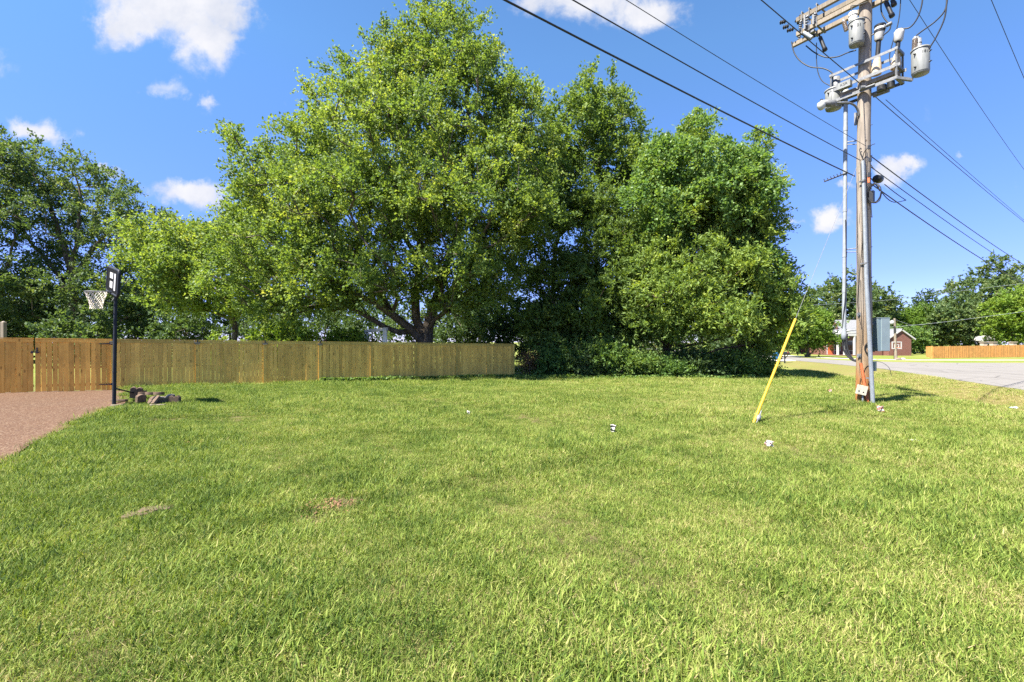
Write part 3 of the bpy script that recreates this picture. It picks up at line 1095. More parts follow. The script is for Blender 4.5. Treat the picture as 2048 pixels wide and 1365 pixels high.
    for i, ((px, D, top, w), wh) in enumerate(zip(fills, where)):
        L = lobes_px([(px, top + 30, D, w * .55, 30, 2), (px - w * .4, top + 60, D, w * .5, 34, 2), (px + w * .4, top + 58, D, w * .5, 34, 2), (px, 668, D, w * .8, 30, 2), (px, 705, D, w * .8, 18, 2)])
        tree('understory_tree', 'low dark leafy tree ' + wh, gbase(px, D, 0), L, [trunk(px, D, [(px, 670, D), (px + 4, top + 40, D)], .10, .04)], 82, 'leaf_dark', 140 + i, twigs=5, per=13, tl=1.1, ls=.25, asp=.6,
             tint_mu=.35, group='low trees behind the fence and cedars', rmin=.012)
    # cedars
    D = 27.5
    L = lobes_px([(1185, 420, 29, 55, 50, 2.4), (1200, 500, 28.5, 90, 60, 3), (1130, 560, 28.5, 70, 50, 2.6), (1240, 570, 27.5, 80, 60, 3), (1170, 630, 28, 110, 45, 3.2), (1090, 640, 28, 50, 40, 2.4), (1260, 650, 27, 70, 30, 2.6), (1120, 690, 27.5, 60, 25, 2), (1220, 695, 27, 60, 22, 2)])
    seeds = [trunk(1195, 28.5, [(1195, 600, 28.5), (1192, 480, 28.8), (1188, 390, 29)], .2, .05)]
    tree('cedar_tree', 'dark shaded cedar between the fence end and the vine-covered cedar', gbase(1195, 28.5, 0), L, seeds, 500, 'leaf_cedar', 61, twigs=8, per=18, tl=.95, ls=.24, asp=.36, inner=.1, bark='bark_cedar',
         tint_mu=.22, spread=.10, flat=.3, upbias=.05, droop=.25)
    L = lobes_px([(1393, 285, 27.3, 30, 50, 1.6), (1330, 335, 28, 45, 55, 2.4), (1502, 310, 27, 24, 36, 1.5), (1440, 390, 27, 90, 65, 3), (1355, 440, 27, 80, 65, 3), (1480, 460, 26.6, 75, 65, 2.8),
                  (1300, 520, 26.8, 60, 60, 2.6), (1400, 540, 26, 120, 65, 3.4), (1505, 560, 26.4, 75, 60, 2.8), (1555, 600, 26.6, 35, 40, 1.8), (1320, 600, 25.6, 85, 50, 3), (1430, 625, 25.4, 110, 45, 3.2), (1540, 635, 26.2, 60, 40, 2.4), (1370, 655, 25.8, 60, 25, 2.2), (1585, 600, 26.8, 18, 22, 1), (1520, 690, 26.5, 50, 25, 2)])
    D = 27
    seeds = [trunk(1335, D, [(1336, 690, D), (1345, 600, D), (1370, 480, D), (1390, 360, D), (1394, 240, D)], .26, .05), limb([(1336, 690, D), (1400, 600, 26.6), (1460, 480, 26.6), (1490, 330, 27)], .15, .04),
             limb([(1337, 700, D), (1400, 690, 26.2), (1460, 672, 26), (1520, 655, 26.2)], .07, .03), limb([(1337, 712, D), (1390, 715, 25.8), (1440, 700, 25.6), (1490, 690, 25.8)], .05, .025), limb([(1337, 705, D), (1300, 660, 26), (1270, 610, 26.4)], .07, .03),
             limb([(1337, 716, D), (1420, 722, 26.4), (1480, 708, 26.2), (1530, 700, 26.6)], .045, .02)]
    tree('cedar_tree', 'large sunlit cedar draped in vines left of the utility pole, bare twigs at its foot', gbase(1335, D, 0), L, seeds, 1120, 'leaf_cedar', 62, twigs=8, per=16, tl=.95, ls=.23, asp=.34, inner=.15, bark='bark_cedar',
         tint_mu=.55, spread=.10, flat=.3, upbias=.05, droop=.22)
    # bare grey twigs and dead wood under the cedar
    rg = np.random.default_rng(9)
    tw = MB()
    for i in range(46):
        x0 = rg.uniform(1345, 1500)
        p0 = at(x0, rg.uniform(690, 722), rg.uniform(25.4, 26.6))
        q = at(x0 + rg.uniform(20, 75), rg.uniform(672, 735), rg.uniform(24.6, 26))
        mid = (p0 + q) / 2 + Vector((0, 0, rg.uniform(-.25, .25)))
        tw.tube([p0, mid, q], [.018, .013, .005], 5, False)
    tg = build('dead_branch', tw, 'bark_cedar', base=at(1420, 735, 26))
    struct(tg, 'stuff')
    tag(tg, 'tangle of bare dead twigs hanging under the large cedar', 'twigs')
    # the vine
    t = thing('climbing_vine', gbase(1340, 26.8, 0), 'bright broad-leaved vine climbing over the top and right side of the large cedar', 'vine')
    rg = np.random.default_rng(63)
    L = lobes_px([(1390, 262, 27, 20, 30, 1.4), (1385, 330, 26.4, 70, 48, 2.8), (1510, 292, 26.8, 14, 26, 1.3), (1465, 350, 26.2, 45, 40, 2.4), (1322, 330, 27.4, 40, 45, 2.4), (1305, 300, 27.8, 18, 26, 1.4), (1440, 400, 26, 95, 55, 3), (1503, 410, 26.3, 22, 55, 2.0),
                  (1518, 480, 26.2, 22, 50, 1.8), (1545, 550, 26.3, 20, 35, 1.5), (1300, 400, 27, 50, 50, 2.6), (1330, 450, 26.6, 50, 35, 2.2), (1500, 530, 25.6, 40, 50, 1.8)])
    pts, cen = sample_lobes(rg, L, 540, .86)
    A, par, cnt, fixed, ends, od = grow(rg, [trunk(1340, 26.8, [(1345, 600, 26.8), (1370, 450, 26.8), (1400, 330, 26.8)], .05, .03)], pts, .3, .8)
    V, Q = branch_mesh(A, par, np.maximum(.007 * np.maximum(cnt, 1) ** .4, fixed))
    mesh_np('stem', V, Q, 'bark_cedar', t, smooth=True)
    V, Q, tt = clump_leaves(rg, pts, pts - cen, 6, 17, .75, .16, .85, upbias=.0, droop=.5, spread=.14, flat=.6, tint_mu=.6)
    mesh_np('foliage', V, Q, 'leaf_vine', t, tint=tt)


trees_near()


def shrub(name, label, px, py, D, w, h, d, leaf, seed, n=60, ls=.12, asp=.55, group=None, tint=.45, per=16, tl=.5, up=.35):
    base = at(px, py, D)
    base.z = z1(base.x, D) - .05
    rg = np.random.default_rng(seed)
    lobes = [(np.array([base.x + rg.normal(0, w * .22), base.y + rg.normal(0, d * .15), base.z + h * rg.uniform(.3, .68)]), np.array([w * .34, d * .4, h * .32])) for k in range(5)]
    lobes.append((np.array([base.x, base.y, base.z + h * .35]), np.array([w * .5, d * .5, h * .33])))
    seeds = [{'pts': [np.array(base), np.array(base) + [0.05, 0, h * .3]], 'r0': .035, 'r1': .02, 'root': None}]
    return tree(name, label, base, lobes, seeds, n, leaf, seed, twigs=5, per=per, tl=tl, ls=ls, asp=asp, group=group, cat='shrub', r_tip=.006, crown='foliage', step=.25, tint_mu=tint, upbias=up, spread=.06)


def shrubs():
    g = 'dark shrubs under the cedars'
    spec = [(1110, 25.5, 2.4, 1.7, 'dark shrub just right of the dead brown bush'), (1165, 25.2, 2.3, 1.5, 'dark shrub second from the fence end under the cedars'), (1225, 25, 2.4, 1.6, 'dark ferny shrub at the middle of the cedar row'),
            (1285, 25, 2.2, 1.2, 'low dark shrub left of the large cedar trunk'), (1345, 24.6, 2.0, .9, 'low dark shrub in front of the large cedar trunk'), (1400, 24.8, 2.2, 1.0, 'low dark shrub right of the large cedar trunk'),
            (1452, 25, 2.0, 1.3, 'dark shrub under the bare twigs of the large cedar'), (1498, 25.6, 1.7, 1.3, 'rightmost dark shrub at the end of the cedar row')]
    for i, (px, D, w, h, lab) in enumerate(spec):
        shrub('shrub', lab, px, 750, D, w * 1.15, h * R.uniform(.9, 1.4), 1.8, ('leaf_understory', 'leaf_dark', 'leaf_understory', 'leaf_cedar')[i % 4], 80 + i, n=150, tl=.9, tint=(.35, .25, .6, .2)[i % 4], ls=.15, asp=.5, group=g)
    shrub('dead_bush', 'dead rust-brown bush at the right end of the near fence', 1058, 745, 25.2, 1.3, 1.7, 1.0, 'leaf_brown', 95, n=55, ls=.10, asp=.3, per=8)
    shrub('shrub', 'bright yellow-green shrub showing above the fence left of the swing frame', 590, 680, 23.5, 3.2, 3.0, 2, 'leaf_bright', 96, n=140, ls=.15, tint=.7)
    shrub('shrub', 'small bright shrub tip above the fence beside the second solar light', 470, 680, 21.5, 1.6, 2.5, 1.2, 'leaf_bright', 97, n=60, ls=.13, tint=.7)
    shrub('shrub', 'tall bright shrub with reddish twigs above the fence, nearest the swing frame', 685, 660, 25.0, 2.4, 3.4, 1.6, 'leaf_bright', 98, n=130, ls=.14, tint=.35)
    shrub('shrub', 'dull brownish shrub tip between the two bright shrubs above the fence', 648, 670, 24.6, .9, 2.5, .8, 'leaf_brown', 99, n=30, ls=.11)
    # low ivy and weeds at the foot of the cedars
    rg = np.random.default_rng(70)
    n = 5200
    px = rg.uniform(640, 1510, n)
    D = rg.uniform(0, 1, n)
    x, y = [], []
    for p, d in zip(px, D):
        if p < 1028:
            s = ((p - CX) / F * FA.y - FA.x) / (FD.x - (p - CX) / F * FD.y)
            q = FA + FD * s + FN * (.1 + .55 * d * d * (p - 600) / 400)
            x.append(q.x); y.append(q.y)
        else:
            yy = 25.6 - 2.4 * d
            x.append((p - CX) / F * yy); y.append(yy)
    x, y = np.array(x), np.array(y)
    P = np.stack([x, y, zt(x, y) + rg.uniform(.03, .20, n)], 1)
    L = rg.uniform(.08, .18, n)
    V, Q = leaf_quads(P, rg.normal(0, 1, (n, 3)), np.array([0, 0, 1.]) + rg.normal(0, .4, (n, 3)), L, L * .7)
    o = mesh_np('ground_cover', V, Q, 'leaf_understory', tint=np.clip(rg.normal(.6, .2, n), 0, 1), base=gp(1250, 755))
    struct(o, 'stuff')
    tag(o, 'low dark weeds and ivy along the foot of the cedars and fence end', 'ground cover')


shrubs()


def far_trees():
    def ft(px, D, top, bot, w, leaf, seed, lab, n=150, ls=.34, tint=.45, tl=1.6, per=14, base=None, tr=.28):
        h = bot - top
        rg = np.random.default_rng(seed)
        L = [(px + rg.normal(0, w * .12), top + h * .16, D, w * .42, h * .16, w * .42 * D / F), (px - w * .45, top + h * .42, D, w * .5, h * .24, w * .5 * D / F), (px + w * .45, top + h * .40, D, w * .5, h * .24, w * .5 * D / F),
             (px, top + h * .48, D - w * .3 * D / F, w * .6, h * .26, w * .4 * D / F), (px - w * .5, top + h * .72, D, w * .5, h * .2, w * .4 * D / F), (px + w * .5, top + h * .72, D, w * .5, h * .2, w * .4 * D / F), (px, top + h * .80, D, w * .6, h * .16, w * .4 * D / F)]
        seeds = [trunk(px, D, [(px, bot - h * .1, D), (px + 2, top + h * .55, D), (px, top + h * .2, D)], tr, .06)]
        return tree('roadside_tree', lab, gbase(px, D, 0), lobes_px(L), seeds, n, leaf, seed, twigs=6, per=per + 2, tl=tl, ls=ls, asp=.68, tint_mu=tint, group='trees beyond the road', rmin=.015)
    ft(1700, 95, 548, 690, 95, 'leaf_dark', 120, 'tall rounded tree behind the red brick house', 330, .42, .62, 2.0, 15)
    ft(1625, 88, 590, 690, 45, 'leaf_dark', 121, 'airy tree left of the red brick house roof', 110, .36, .55, 1.8)
    ft(1614, 62, 612, 704, 58, 'leaf_bright', 122, 'small bright rounded tree on the lawn left of the brick house porch', 300, .24, .30, 1.2, 15, tr=.3)
    ft(1555, 82, 610, 705, 60, 'leaf_dark', 123, 'dark tree behind the blue bin', 150, .36, .35, 1.8)
    ft(1480, 88, 620, 705, 70, 'leaf_dark', 124, 'dark tree glimpsed far behind the large cedar', 120, .36, .3, 1.8)
    ft(1785, 100, 600, 700, 60, 'leaf_dark', 125, 'dark tree behind the far lamp post', 190, .4, .50, 2.0)
    ft(1845, 92, 612, 700, 58, 'leaf_bright', 126, 'mid green tree left of the orange far fence', 210, .36, .18, 1.8)
    ft(1862, 150, 585, 690, 40, 'leaf_dark', 127, 'dark dome of a more distant tree on the skyline', 130, .6, .1, 3.0)
    ft(1905, 88, 590, 698, 55, 'leaf_dark', 128, 'grey-trunked tree rising behind the middle of the far fence', 210, .36, .58, 1.8)
    ft(1990, 98, 518, 694, 95, 'leaf_dark', 129, 'tallest tree at right, spreading above the far fence', 380, .42, .62, 2.1, 15)
    ft(2035, 80, 575, 694, 60, 'leaf_bright', 130, 'bright yellow-green tree at the right edge beyond the far fence', 320, .30, .62, 1.5, 15)
    ft(2130, 85, 560, 694, 75, 'leaf_dark', 131, 'green tree past the right edge of the picture', 150, .36, .5, 1.8)
    ft(1740, 110, 610, 700, 60, 'leaf_dark', 132, 'dark tree behind the brick house chimney end', 150, .42, .35, 2.0)
    ft(1815, 84, 655, 706, 40, 'leaf_understory', 133, 'low dark bushy tree right of the brick house gable', 150, .3, .6, 1.3)
    ft(1930, 110, 600, 700, 70, 'leaf_dark', 134, 'dark tree behind the white arched shelter', 160, .42, .35, 2.0)


far_trees()

# ------------------------------------------------------------------ near fence and gate
def s_of(px):
    k = (px - CX) / F
    return (k * FA.y - FA.x) / (FD.x - k * FD.y)


def fpt(s, off=0.0):
    p = FA + FD * s + FN * off
    return p


def ftop(s):
    return 1.80 - .0136 * s


PICKET = []


def picket_meshes():
    for k, (w, t) in enumerate([(.132, .016), (.134, .017), (.13, .016), (.136, .018)]):
        for mat in ('wood_pine', 'wood_cedar'):
            me = bpy.data.meshes.new('picket')
            mb = MB()
            # board with eased top corners, local z 0..1 scaled per board
            e = .006
            pr = [(-w / 2 + e, -t / 2), (w / 2 - e, -t / 2), (w / 2, -t / 2 + e), (w / 2, t / 2), (-w / 2, t / 2), (-w / 2, -t / 2 + e)]
            mb.prism([(x, y, 0) for x, y in pr], (0, 0, 1.78))
            me.from_pydata(mb.v, [], mb.f)
            me.materials.append(MATS[mat])
            PICKET.append((mat, me))


picket_meshes()
FANG = math.atan2(FD.y, FD.x)


def pickets(parent, s0, s1, mat, pitch=.1380):
    org = origin_of(parent)
    ms = [m for k, m in PICKET if k == mat]
    n = max(1, round((s1 - s0) / pitch))
    st = (s1 - s0) / n
    for i in range(n):
        s = s0 + (i + .5) * st
        p = fpt(s, R.normal(0, .0025))
        zb = max(z1(p.x, p.y), z1(p.x + FN.x * .3, p.y + FN.y * .3)) + R.uniform(.02, .055)
        o = bpy.data.objects.new('picket', ms[R.integers(0, len(ms))])
        o.location = (p.x - org.x, p.y - org.y, zb - org.z)
        o.rotation_euler = (R.normal(0, .003), R.normal(0, .0035), FANG + (math.pi if R.random() < .5 else 0) + R.normal(0, .006))
        h = ftop(s) - .03 - zb
        o.scale = (1, 1, h / 1.78)
        o.parent = parent
        COL.objects.link(o)


def rail(parent, name, s0, s1, off, zrel, w, h, mat='wood_rail'):
    mb = MB()
    n = max(1, int((s1 - s0) / 2.44 + .5))
    p0, p1 = fpt(s0, off), fpt(s1, off)
    mb.beam((p0.x, p0.y, ftop(s0) + zrel), (p1.x, p1.y, ftop(s1) + zrel), w, h)
    return build(name, mb, mat, parent)


def near_fence():
    S_gl, S_gr = s_of(69), s_of(224)
    S_end = s_of(1028)
    posts = [s_of(p) for p in (395, 530, 640, 743, 832, 913, 975)]
    b = fpt(S_end / 2)
    fence = thing('picket_fence', (b.x, b.y, z1(b.x, b.y)), 'long olive-tan wooden privacy fence behind the lawn, right of the gate', 'fence')
    pickets(fence, S_gr + .10, S_end - .05, 'wood_pine')
    ends = [S_gr + .05] + posts + [S_end]
    for a, c in zip(ends[:-1], ends[1:]):
        rail(fence, 'cap_board', a - .045, c - .05, .0, .0, .056, .034)
        rail(fence, 'top_trim', a + .065, c - .065, .0145, -.075, .012, .10)
        for zr in (-.32, -1.0, -1.62):
            rail(fence, 'back_rail', a, c - .004, -.035, zr, .038, .085)
    for s in posts + [S_gr + .045, S_end - .04]:
        p = fpt(s, .022)
        zb = z1(p.x, p.y) - .02
        mb = MB().box((p.x, p.y, (zb + ftop(s) - .022) / 2), (.115, .028, ftop(s) - .022 - zb), (FD.to_3d(), FN.to_3d(), Vector((0, 0, 1))))
        build('post', mb, 'wood_rail', fence)
    # end return of the fence going back
    # gate leaf
    gb = fpt((S_gl + S_gr) / 2)
    gate = thing('gate', (gb.x, gb.y, z1(gb.x, gb.y)), 'orange cedar gate leaf with black latch and hinges behind the driveway', 'gate')
    pickets(gate, S_gl + .02, S_gr - .015, 'wood_cedar', .1375)
    rail(gate, 'cap_board', S_gl + .02, S_gr - .02, .0, .0, .056, .034, 'wood_cedar')
    rail(gate, 'top_trim', S_gl + .02, S_gr - .02, .0145, -.075, .012, .10, 'wood_cedar')
    for zr in (-.32, -1.0, -1.62):
        rail(gate, 'back_rail', S_gl + .02, S_gr - .02, -.035, zr, .038, .085, 'wood_cedar')
    ax = (FD.to_3d(), FN.to_3d(), Vector((0, 0, 1)))
    p = fpt(S_gl + .02, .03)
    z = 1.7 - (705 - CY) * p.y / F
    mb = MB().box((p.x, p.y, z), (.22, .012, .035), ax).box((p.x + FD.x * .05, p.y + FD.y * .05, z + .06), (.03, .03, .20), ax).box((p.x - FD.x * .07, p.y - FD.y * .07, z), (.05, .02, .07), ax)
    build('latch', mb, 'black_metal', gate)
    for py in (688, 769):
        p = fpt(S_gr - .12, .03)
        z = 1.7 - (py - CY) * p.y / F
        mb = MB().prism([Vector((p.x, p.y, z)) + ax[0] * u + ax[2] * w + ax[1] * .006 for u, w in ((.14, -.05), (.14, .05), (.05, .02), (-.22, .012), (-.25, 0), (-.22, -.012), (.05, -.02))], ax[1] * .008)
        build('hinge', mb, 'black_metal', gate)
    # fixed leaf left of the latch
    lb = fpt(-1.0)
    lf = thing('gate', (lb.x, lb.y, z1(lb.x, lb.y)), 'orange cedar gate leaf cut off by the left edge of the picture', 'gate')
    pickets(lf, -3.0, S_gl - .03, 'wood_cedar', .1375)
    rail(lf, 'cap_board', -3.0, S_gl - .03, .0, .0, .056, .034, 'wood_cedar')
    rail(lf, 'top_trim', -3.0, S_gl - .03, .0145, -.075, .012, .10, 'wood_cedar')
    for zr in (-.32, -1.0, -1.62):
        rail(lf, 'back_rail', -3.0, S_gl - .03, -.035, zr, .038, .085, 'wood_cedar')
    # tall post behind the gate
    q = at(7, 645, 17.5)
    zb = z1(q.x, q.y)
    o = build('fence_post', MB().box((q.x, q.y, (zb + q.z) / 2), (.12, .12, q.z - zb)).lathe((q.x, q.y, q.z), (0, 0, 1), [(0, .085), (.05, .0)], 4, False), 'wood_weathered', base=(q.x, q.y, zb))
    tag(o, 'tall bare timber post rising behind the gate at the left edge', 'post')
    # clip-on solar lamps
    names = ['solar lamp clipped to the fence beside the basketball pole', 'second solar lamp along the fence from the gate', 'third solar lamp along the fence from the gate', 'solar lamp farthest right, clipped to the fence']
    for s, lab in zip([S_gr + .045] + posts[:3], names):
        p = fpt(s, .05)
        z = ftop(s)
        t = thing('solar_light', (p.x, p.y, z - .12), lab, 'solar lamp', 'solar lamps on the fence')
        build('bracket', MB().box((p.x, p.y, z - .03), (.035, .03, .16), ax).box((p.x - FN.x * .04, p.y - FN.y * .04, z + .035), (.035, .12, .02), ax), 'black_metal', t)
        tilt = (FD.to_3d(), (FN.to_3d() * .9 + Vector((0, 0, -.35))).normalized(), (Vector((0, 0, 1)) + FN.to_3d() * .39).normalized())
        pp = Vector((p.x + FN.x * .025, p.y + FN.y * .025, z - .10))
        build('panel', MB().box(pp, (.20, .10, .022), tilt), 'black_metal', t)
        build('lens', MB().box(pp - tilt[2] * .028, (.16, .075, .030), tilt), 'lens_glass', t)


near_fence()

# ------------------------------------------------------------------ basketball hoop by the drive
def near_hoop():
    b = gp(228, 818)
    D = b.y
    t = thing('basketball_hoop', b, 'black basketball hoop on a pole with white net beside the driveway', 'basketball hoop')
    top = at(231.5, 592, D)
    foot = Vector((b.x, b.y, b.z - .05))
    h3 = foot.lerp(top, .5)
    build('pole', MB().tube([foot, h3, top], [.042, .041, .040], 14).tube([foot.lerp(top, .33), foot.lerp(top, .345)], .046, 14).tube([foot.lerp(top, .66), foot.lerp(top, .675)], .044, 14), 'hoop_black', t)
    n = Vector((-.60, -.80, 0)).normalized()
    s = Vector((.80, -.60, 0)).normalized()          # towards the camera along the board
    up = Vector((0, 0, 1))
    roll = math.radians(-12)
    s2 = (s * math.cos(roll) + up * math.sin(roll)).normalized()
    u2 = n.cross(s2)
    if u2.z < 0:
        u2 = -u2
    c = at(228.5, 563, D) + n * .02
    W, H, T = 1.08, .66, .035
    build('backboard', MB().box(c, (W, T, H), (s2, n, u2)), 'board_black', t)
    # rounded rim of the board
    pts = []
    for k in range(33):
        cr, q = .09, k % 8
        sx, sz = ((1, 1), (-1, 1), (-1, -1), (1, -1))[(k // 8) % 4]
        a = math.pi / 2 * ((k // 8) % 4) + math.pi / 2 * q / 7
        pts.append(c + s2 * (sx * (W / 2 - cr) + cr * math.cos(a)) + u2 * (sz * (H / 2 - cr) + cr * math.sin(a)))
    pts[-1] = pts[0]
    build('board_frame', MB().tube(pts, .035, 8, False), 'hoop_black', t)
    mk = MB()
    for (x, y, w, h) in [(-.06, .14, .30, .15), (-.06, -.10, .26, .17), (.27, .0, .14, .44)]:
        mk.box(c + s2 * x + u2 * y + n * .025, (w, .008, h), (s2, n, u2))
    build('board_marking', mk, 'white_paint', t)
    # ring
    rc = at(193, 583.5, D - .1)
    tiltv = (up + n * .06 + s * .02).normalized()
    e1 = (n - tiltv * n.dot(tiltv)).normalized()
    e2 = tiltv.cross(e1)
    rr = .235
    ring = [rc + (e1 * math.cos(2 * math.pi * k / 32) + e2 * math.sin(2 * math.pi * k / 32)) * rr for k in range(33)]
    build('rim', MB().tube(ring, .011, 8, False), 'galvanised', t)
    inner = rc - e1 * rr
    build('rim_bracket', MB().beam(inner, c - u2 * .30, .10, .02).beam(inner + e2 * .06, c - u2 * .26 + s2 * .05, .02, .03).beam(inner - e2 * .06, c - u2 * .26 - s2 * .05, .02, .03), 'hoop_black', t)
    # net: crossing cords narrowing downwards
    mb = MB()
    rows = [(0, rr), (.10, .20), (.19, .165), (.27, .145), (.34, .13), (.40, .125), (.455, .128)]
    K = 10
    def npt(i, k):
        h, r = rows[i]
        a = 2 * math.pi * (k + .5 * (i % 2)) / K
        return rc - up * h + (e1 * math.cos(a) + e2 * math.sin(a)) * r
    for k in range(K):
        for i in range(len(rows) - 1):
            p = npt(i, k)
            for dk in ((0, -1) if i % 2 == 0 else (0, 1)):
                mb.tube([p, npt(i + 1, k + dk)], .0085, 5, False)
    build('net', mb, 'net_cord', t)
    # adjusting strut behind the board and brace to the ground weights
    build('strut', MB().tube([at(224, 602, D - .1), at(257, 559, D + .5)], .012, 6).tube([at(240, 583, D + .1), at(231, 590, D)], .03, 6), 'black_metal', t)
    q = gp(270, 797)
    build('brace', MB().tube([Vector((b.x, b.y, at(228, 776, D).z)), Vector((q.x, q.y, q.z + .14))], .018, 8).tube([Vector((b.x + .02, b.y + .06, at(228, 779, D).z)), Vector((q.x + .1, q.y + .12, q.z + .10))], .018, 8), 'hoop_black', t)


near_hoop()


def scallop(L=.30, H=.15, T=.045, lobes=3, arc=0.0):
    """garden edging stone outline: flat foot, scalloped top; local x along, z up"""
    top = []
    n = lobes * 8
    for k in range(n + 1):
        x = -L / 2 + L * k / n
        ph = (k / n * lobes) % 1.0
        if k == n:
            ph = 1.0
        top.append((x, H - .045 + .045 * math.sin(math.pi * ph)))
    return [(-L / 2, 0), (L / 2, 0)] + top[::-1]


def edger(name, label, p, yaw, tilt, spin, L, H, T, mat, lobes=3, curved=0.0, group=None):
    k = 1.0 if 'sunken' in name else 1.1
    L, H, T = L * k, H * k, T * (k if k == 1 else .85)
    poly = scallop(L, H, T, lobes)
    M = Matrix.Translation(p) @ Matrix.Rotation(yaw, 4, 'Z') @ Matrix.Rotation(tilt, 4, 'X') @ Matrix.Rotation(spin, 4, 'Y')
    mb = MB().prism([M @ Vector((x, -T / 2 + curved * (x * 2 / L) ** 2, z)) for x, z in poly], (M.to_3x3() @ Vector((0, T, 0))))
    # chamfer strip
    o = build(name, mb, mat, base=p)
    tag(o, label, 'edging stone', group)
    bv = o.modifiers.new('bevel', 'BEVEL')
    bv.width, bv.segments = .008, 2
    return o


def edgers():
    g = 'broken edging stones around the hoop'
    r = math.radians
    S = 1.0
    def P(px, py, dz=0):
        p = gp(px, py)
        p.z += dz
        return p
    edger('edging_stone', 'brown scalloped edging stone on end nearest the fence in the pile', P(272, 800, .05), r(20), r(12), r(8), .26, .30, .10, 'edger_concrete', 2, group=g)
    edger('edging_stone', 'flat brown edging stone lying across the top of the pile', P(283, 797, .20), r(-6), r(80), r(4), .30, .20, .07, 'edger_concrete', 2, group=g)
    edger('edging_stone', 'largest curved scalloped edging stone leaning forward at the front of the pile', P(297, 809, .0), r(-38), r(-38), r(-14), .50, .24, .07, 'edger_concrete', 4, .03, g)
    edger('edging_stone', 'long brown edging stone lying behind the leaning one', P(305, 799, .17), r(4), r(84), r(0), .62, .16, .10, 'edger_concrete', 3, group=g)
    edger('edging_stone', 'round-ended edging stone at the left of the pile', P(281, 807, .03), r(70), r(8), r(0), .20, .20, .12, 'edger_concrete', 1, group=g)
    edger('edging_stone', 'grey edging stone tilted up at the right of the pile', P(335, 806, .0), r(38), r(28), r(-16), .40, .22, .10, 'edger_pale', 2, group=g)
    edger('edging_stone', 'rightmost upright edging stone with a pale top', P(350, 807, .0), r(6), r(6), r(3), .24, .20, .14, 'edger_concrete', 2, group=g)
    edger('edging_stone', 'flat grey edging stone half sunk in grass in front of the pile', P(318, 812, .02), r(3), r(86), r(0), .34, .12, .06, 'edger_pale', 2, group=g)
    edger('edging_stone', 'brown slab lying at the foot of the basketball pole', P(242, 808, .10), r(2), r(84), r(0), .36, .14, .07, 'edger_concrete', 1, group=g)
    edger('edging_stone', 'lower pale slab under the brown one at the basketball pole', P(238, 814, .04), r(6), r(86), r(0), .26, .12, .06, 'edger_pale', 1, group=g)
    # sunken pieces in the lawn
    p = gp(283, 1024)
    edger('sunken_stone', 'left piece of scalloped edging stone sunk flush in the lawn', Vector((p.x, p.y, p.z - .006)), r(28), r(84), 0, .24, .24, .05, 'edger_concrete', 2)
    p = gp(322, 1014)
    edger('sunken_stone', 'right piece of scalloped edging stone sunk flush in the lawn', Vector((p.x, p.y, p.z - .004)), r(24), r(84), 0, .30, .24, .05, 'edger_concrete', 3)


edgers()


def clods():
    """bare earth where moles or mowers opened the turf"""
    rg = np.random.default_rng(31)
    for px, py, n, sp, lab in [(668, 1012, 190, .27, 'patch of crumbled reddish soil in the lawn below the fence middle'), (387, 889, 60, .11, 'small reddish molehill in the lawn below the edging stones')]:
        c = gp(px, py)
        mb = MB()
        for k in range(n):
            x, y = c.x + rg.normal(0, sp), c.y + rg.normal(0, sp * .45)
            r = rg.uniform(.005, .020) * (1.4 if rg.random() < .12 else 1)
            z = z1(x, y) + r * .4 + (.02 if sp < .2 else 0)
            pr = [(-r, 0), (-r * .6, r * rg.uniform(.6, 1)), (0, r * rg.uniform(.9, 1.3)), (r * .6, r * rg.uniform(.5, .9)), (r * .9, 0)]
            mb.lathe((x, y, z), (rg.normal(0, .6), rg.normal(0, .6), 1), pr, 6, False)
        o = build('soil_patch', mb, 'soil_brown', base=c)
        struct(o, 'stuff')
        tag(o, lab, 'soil')


clods()


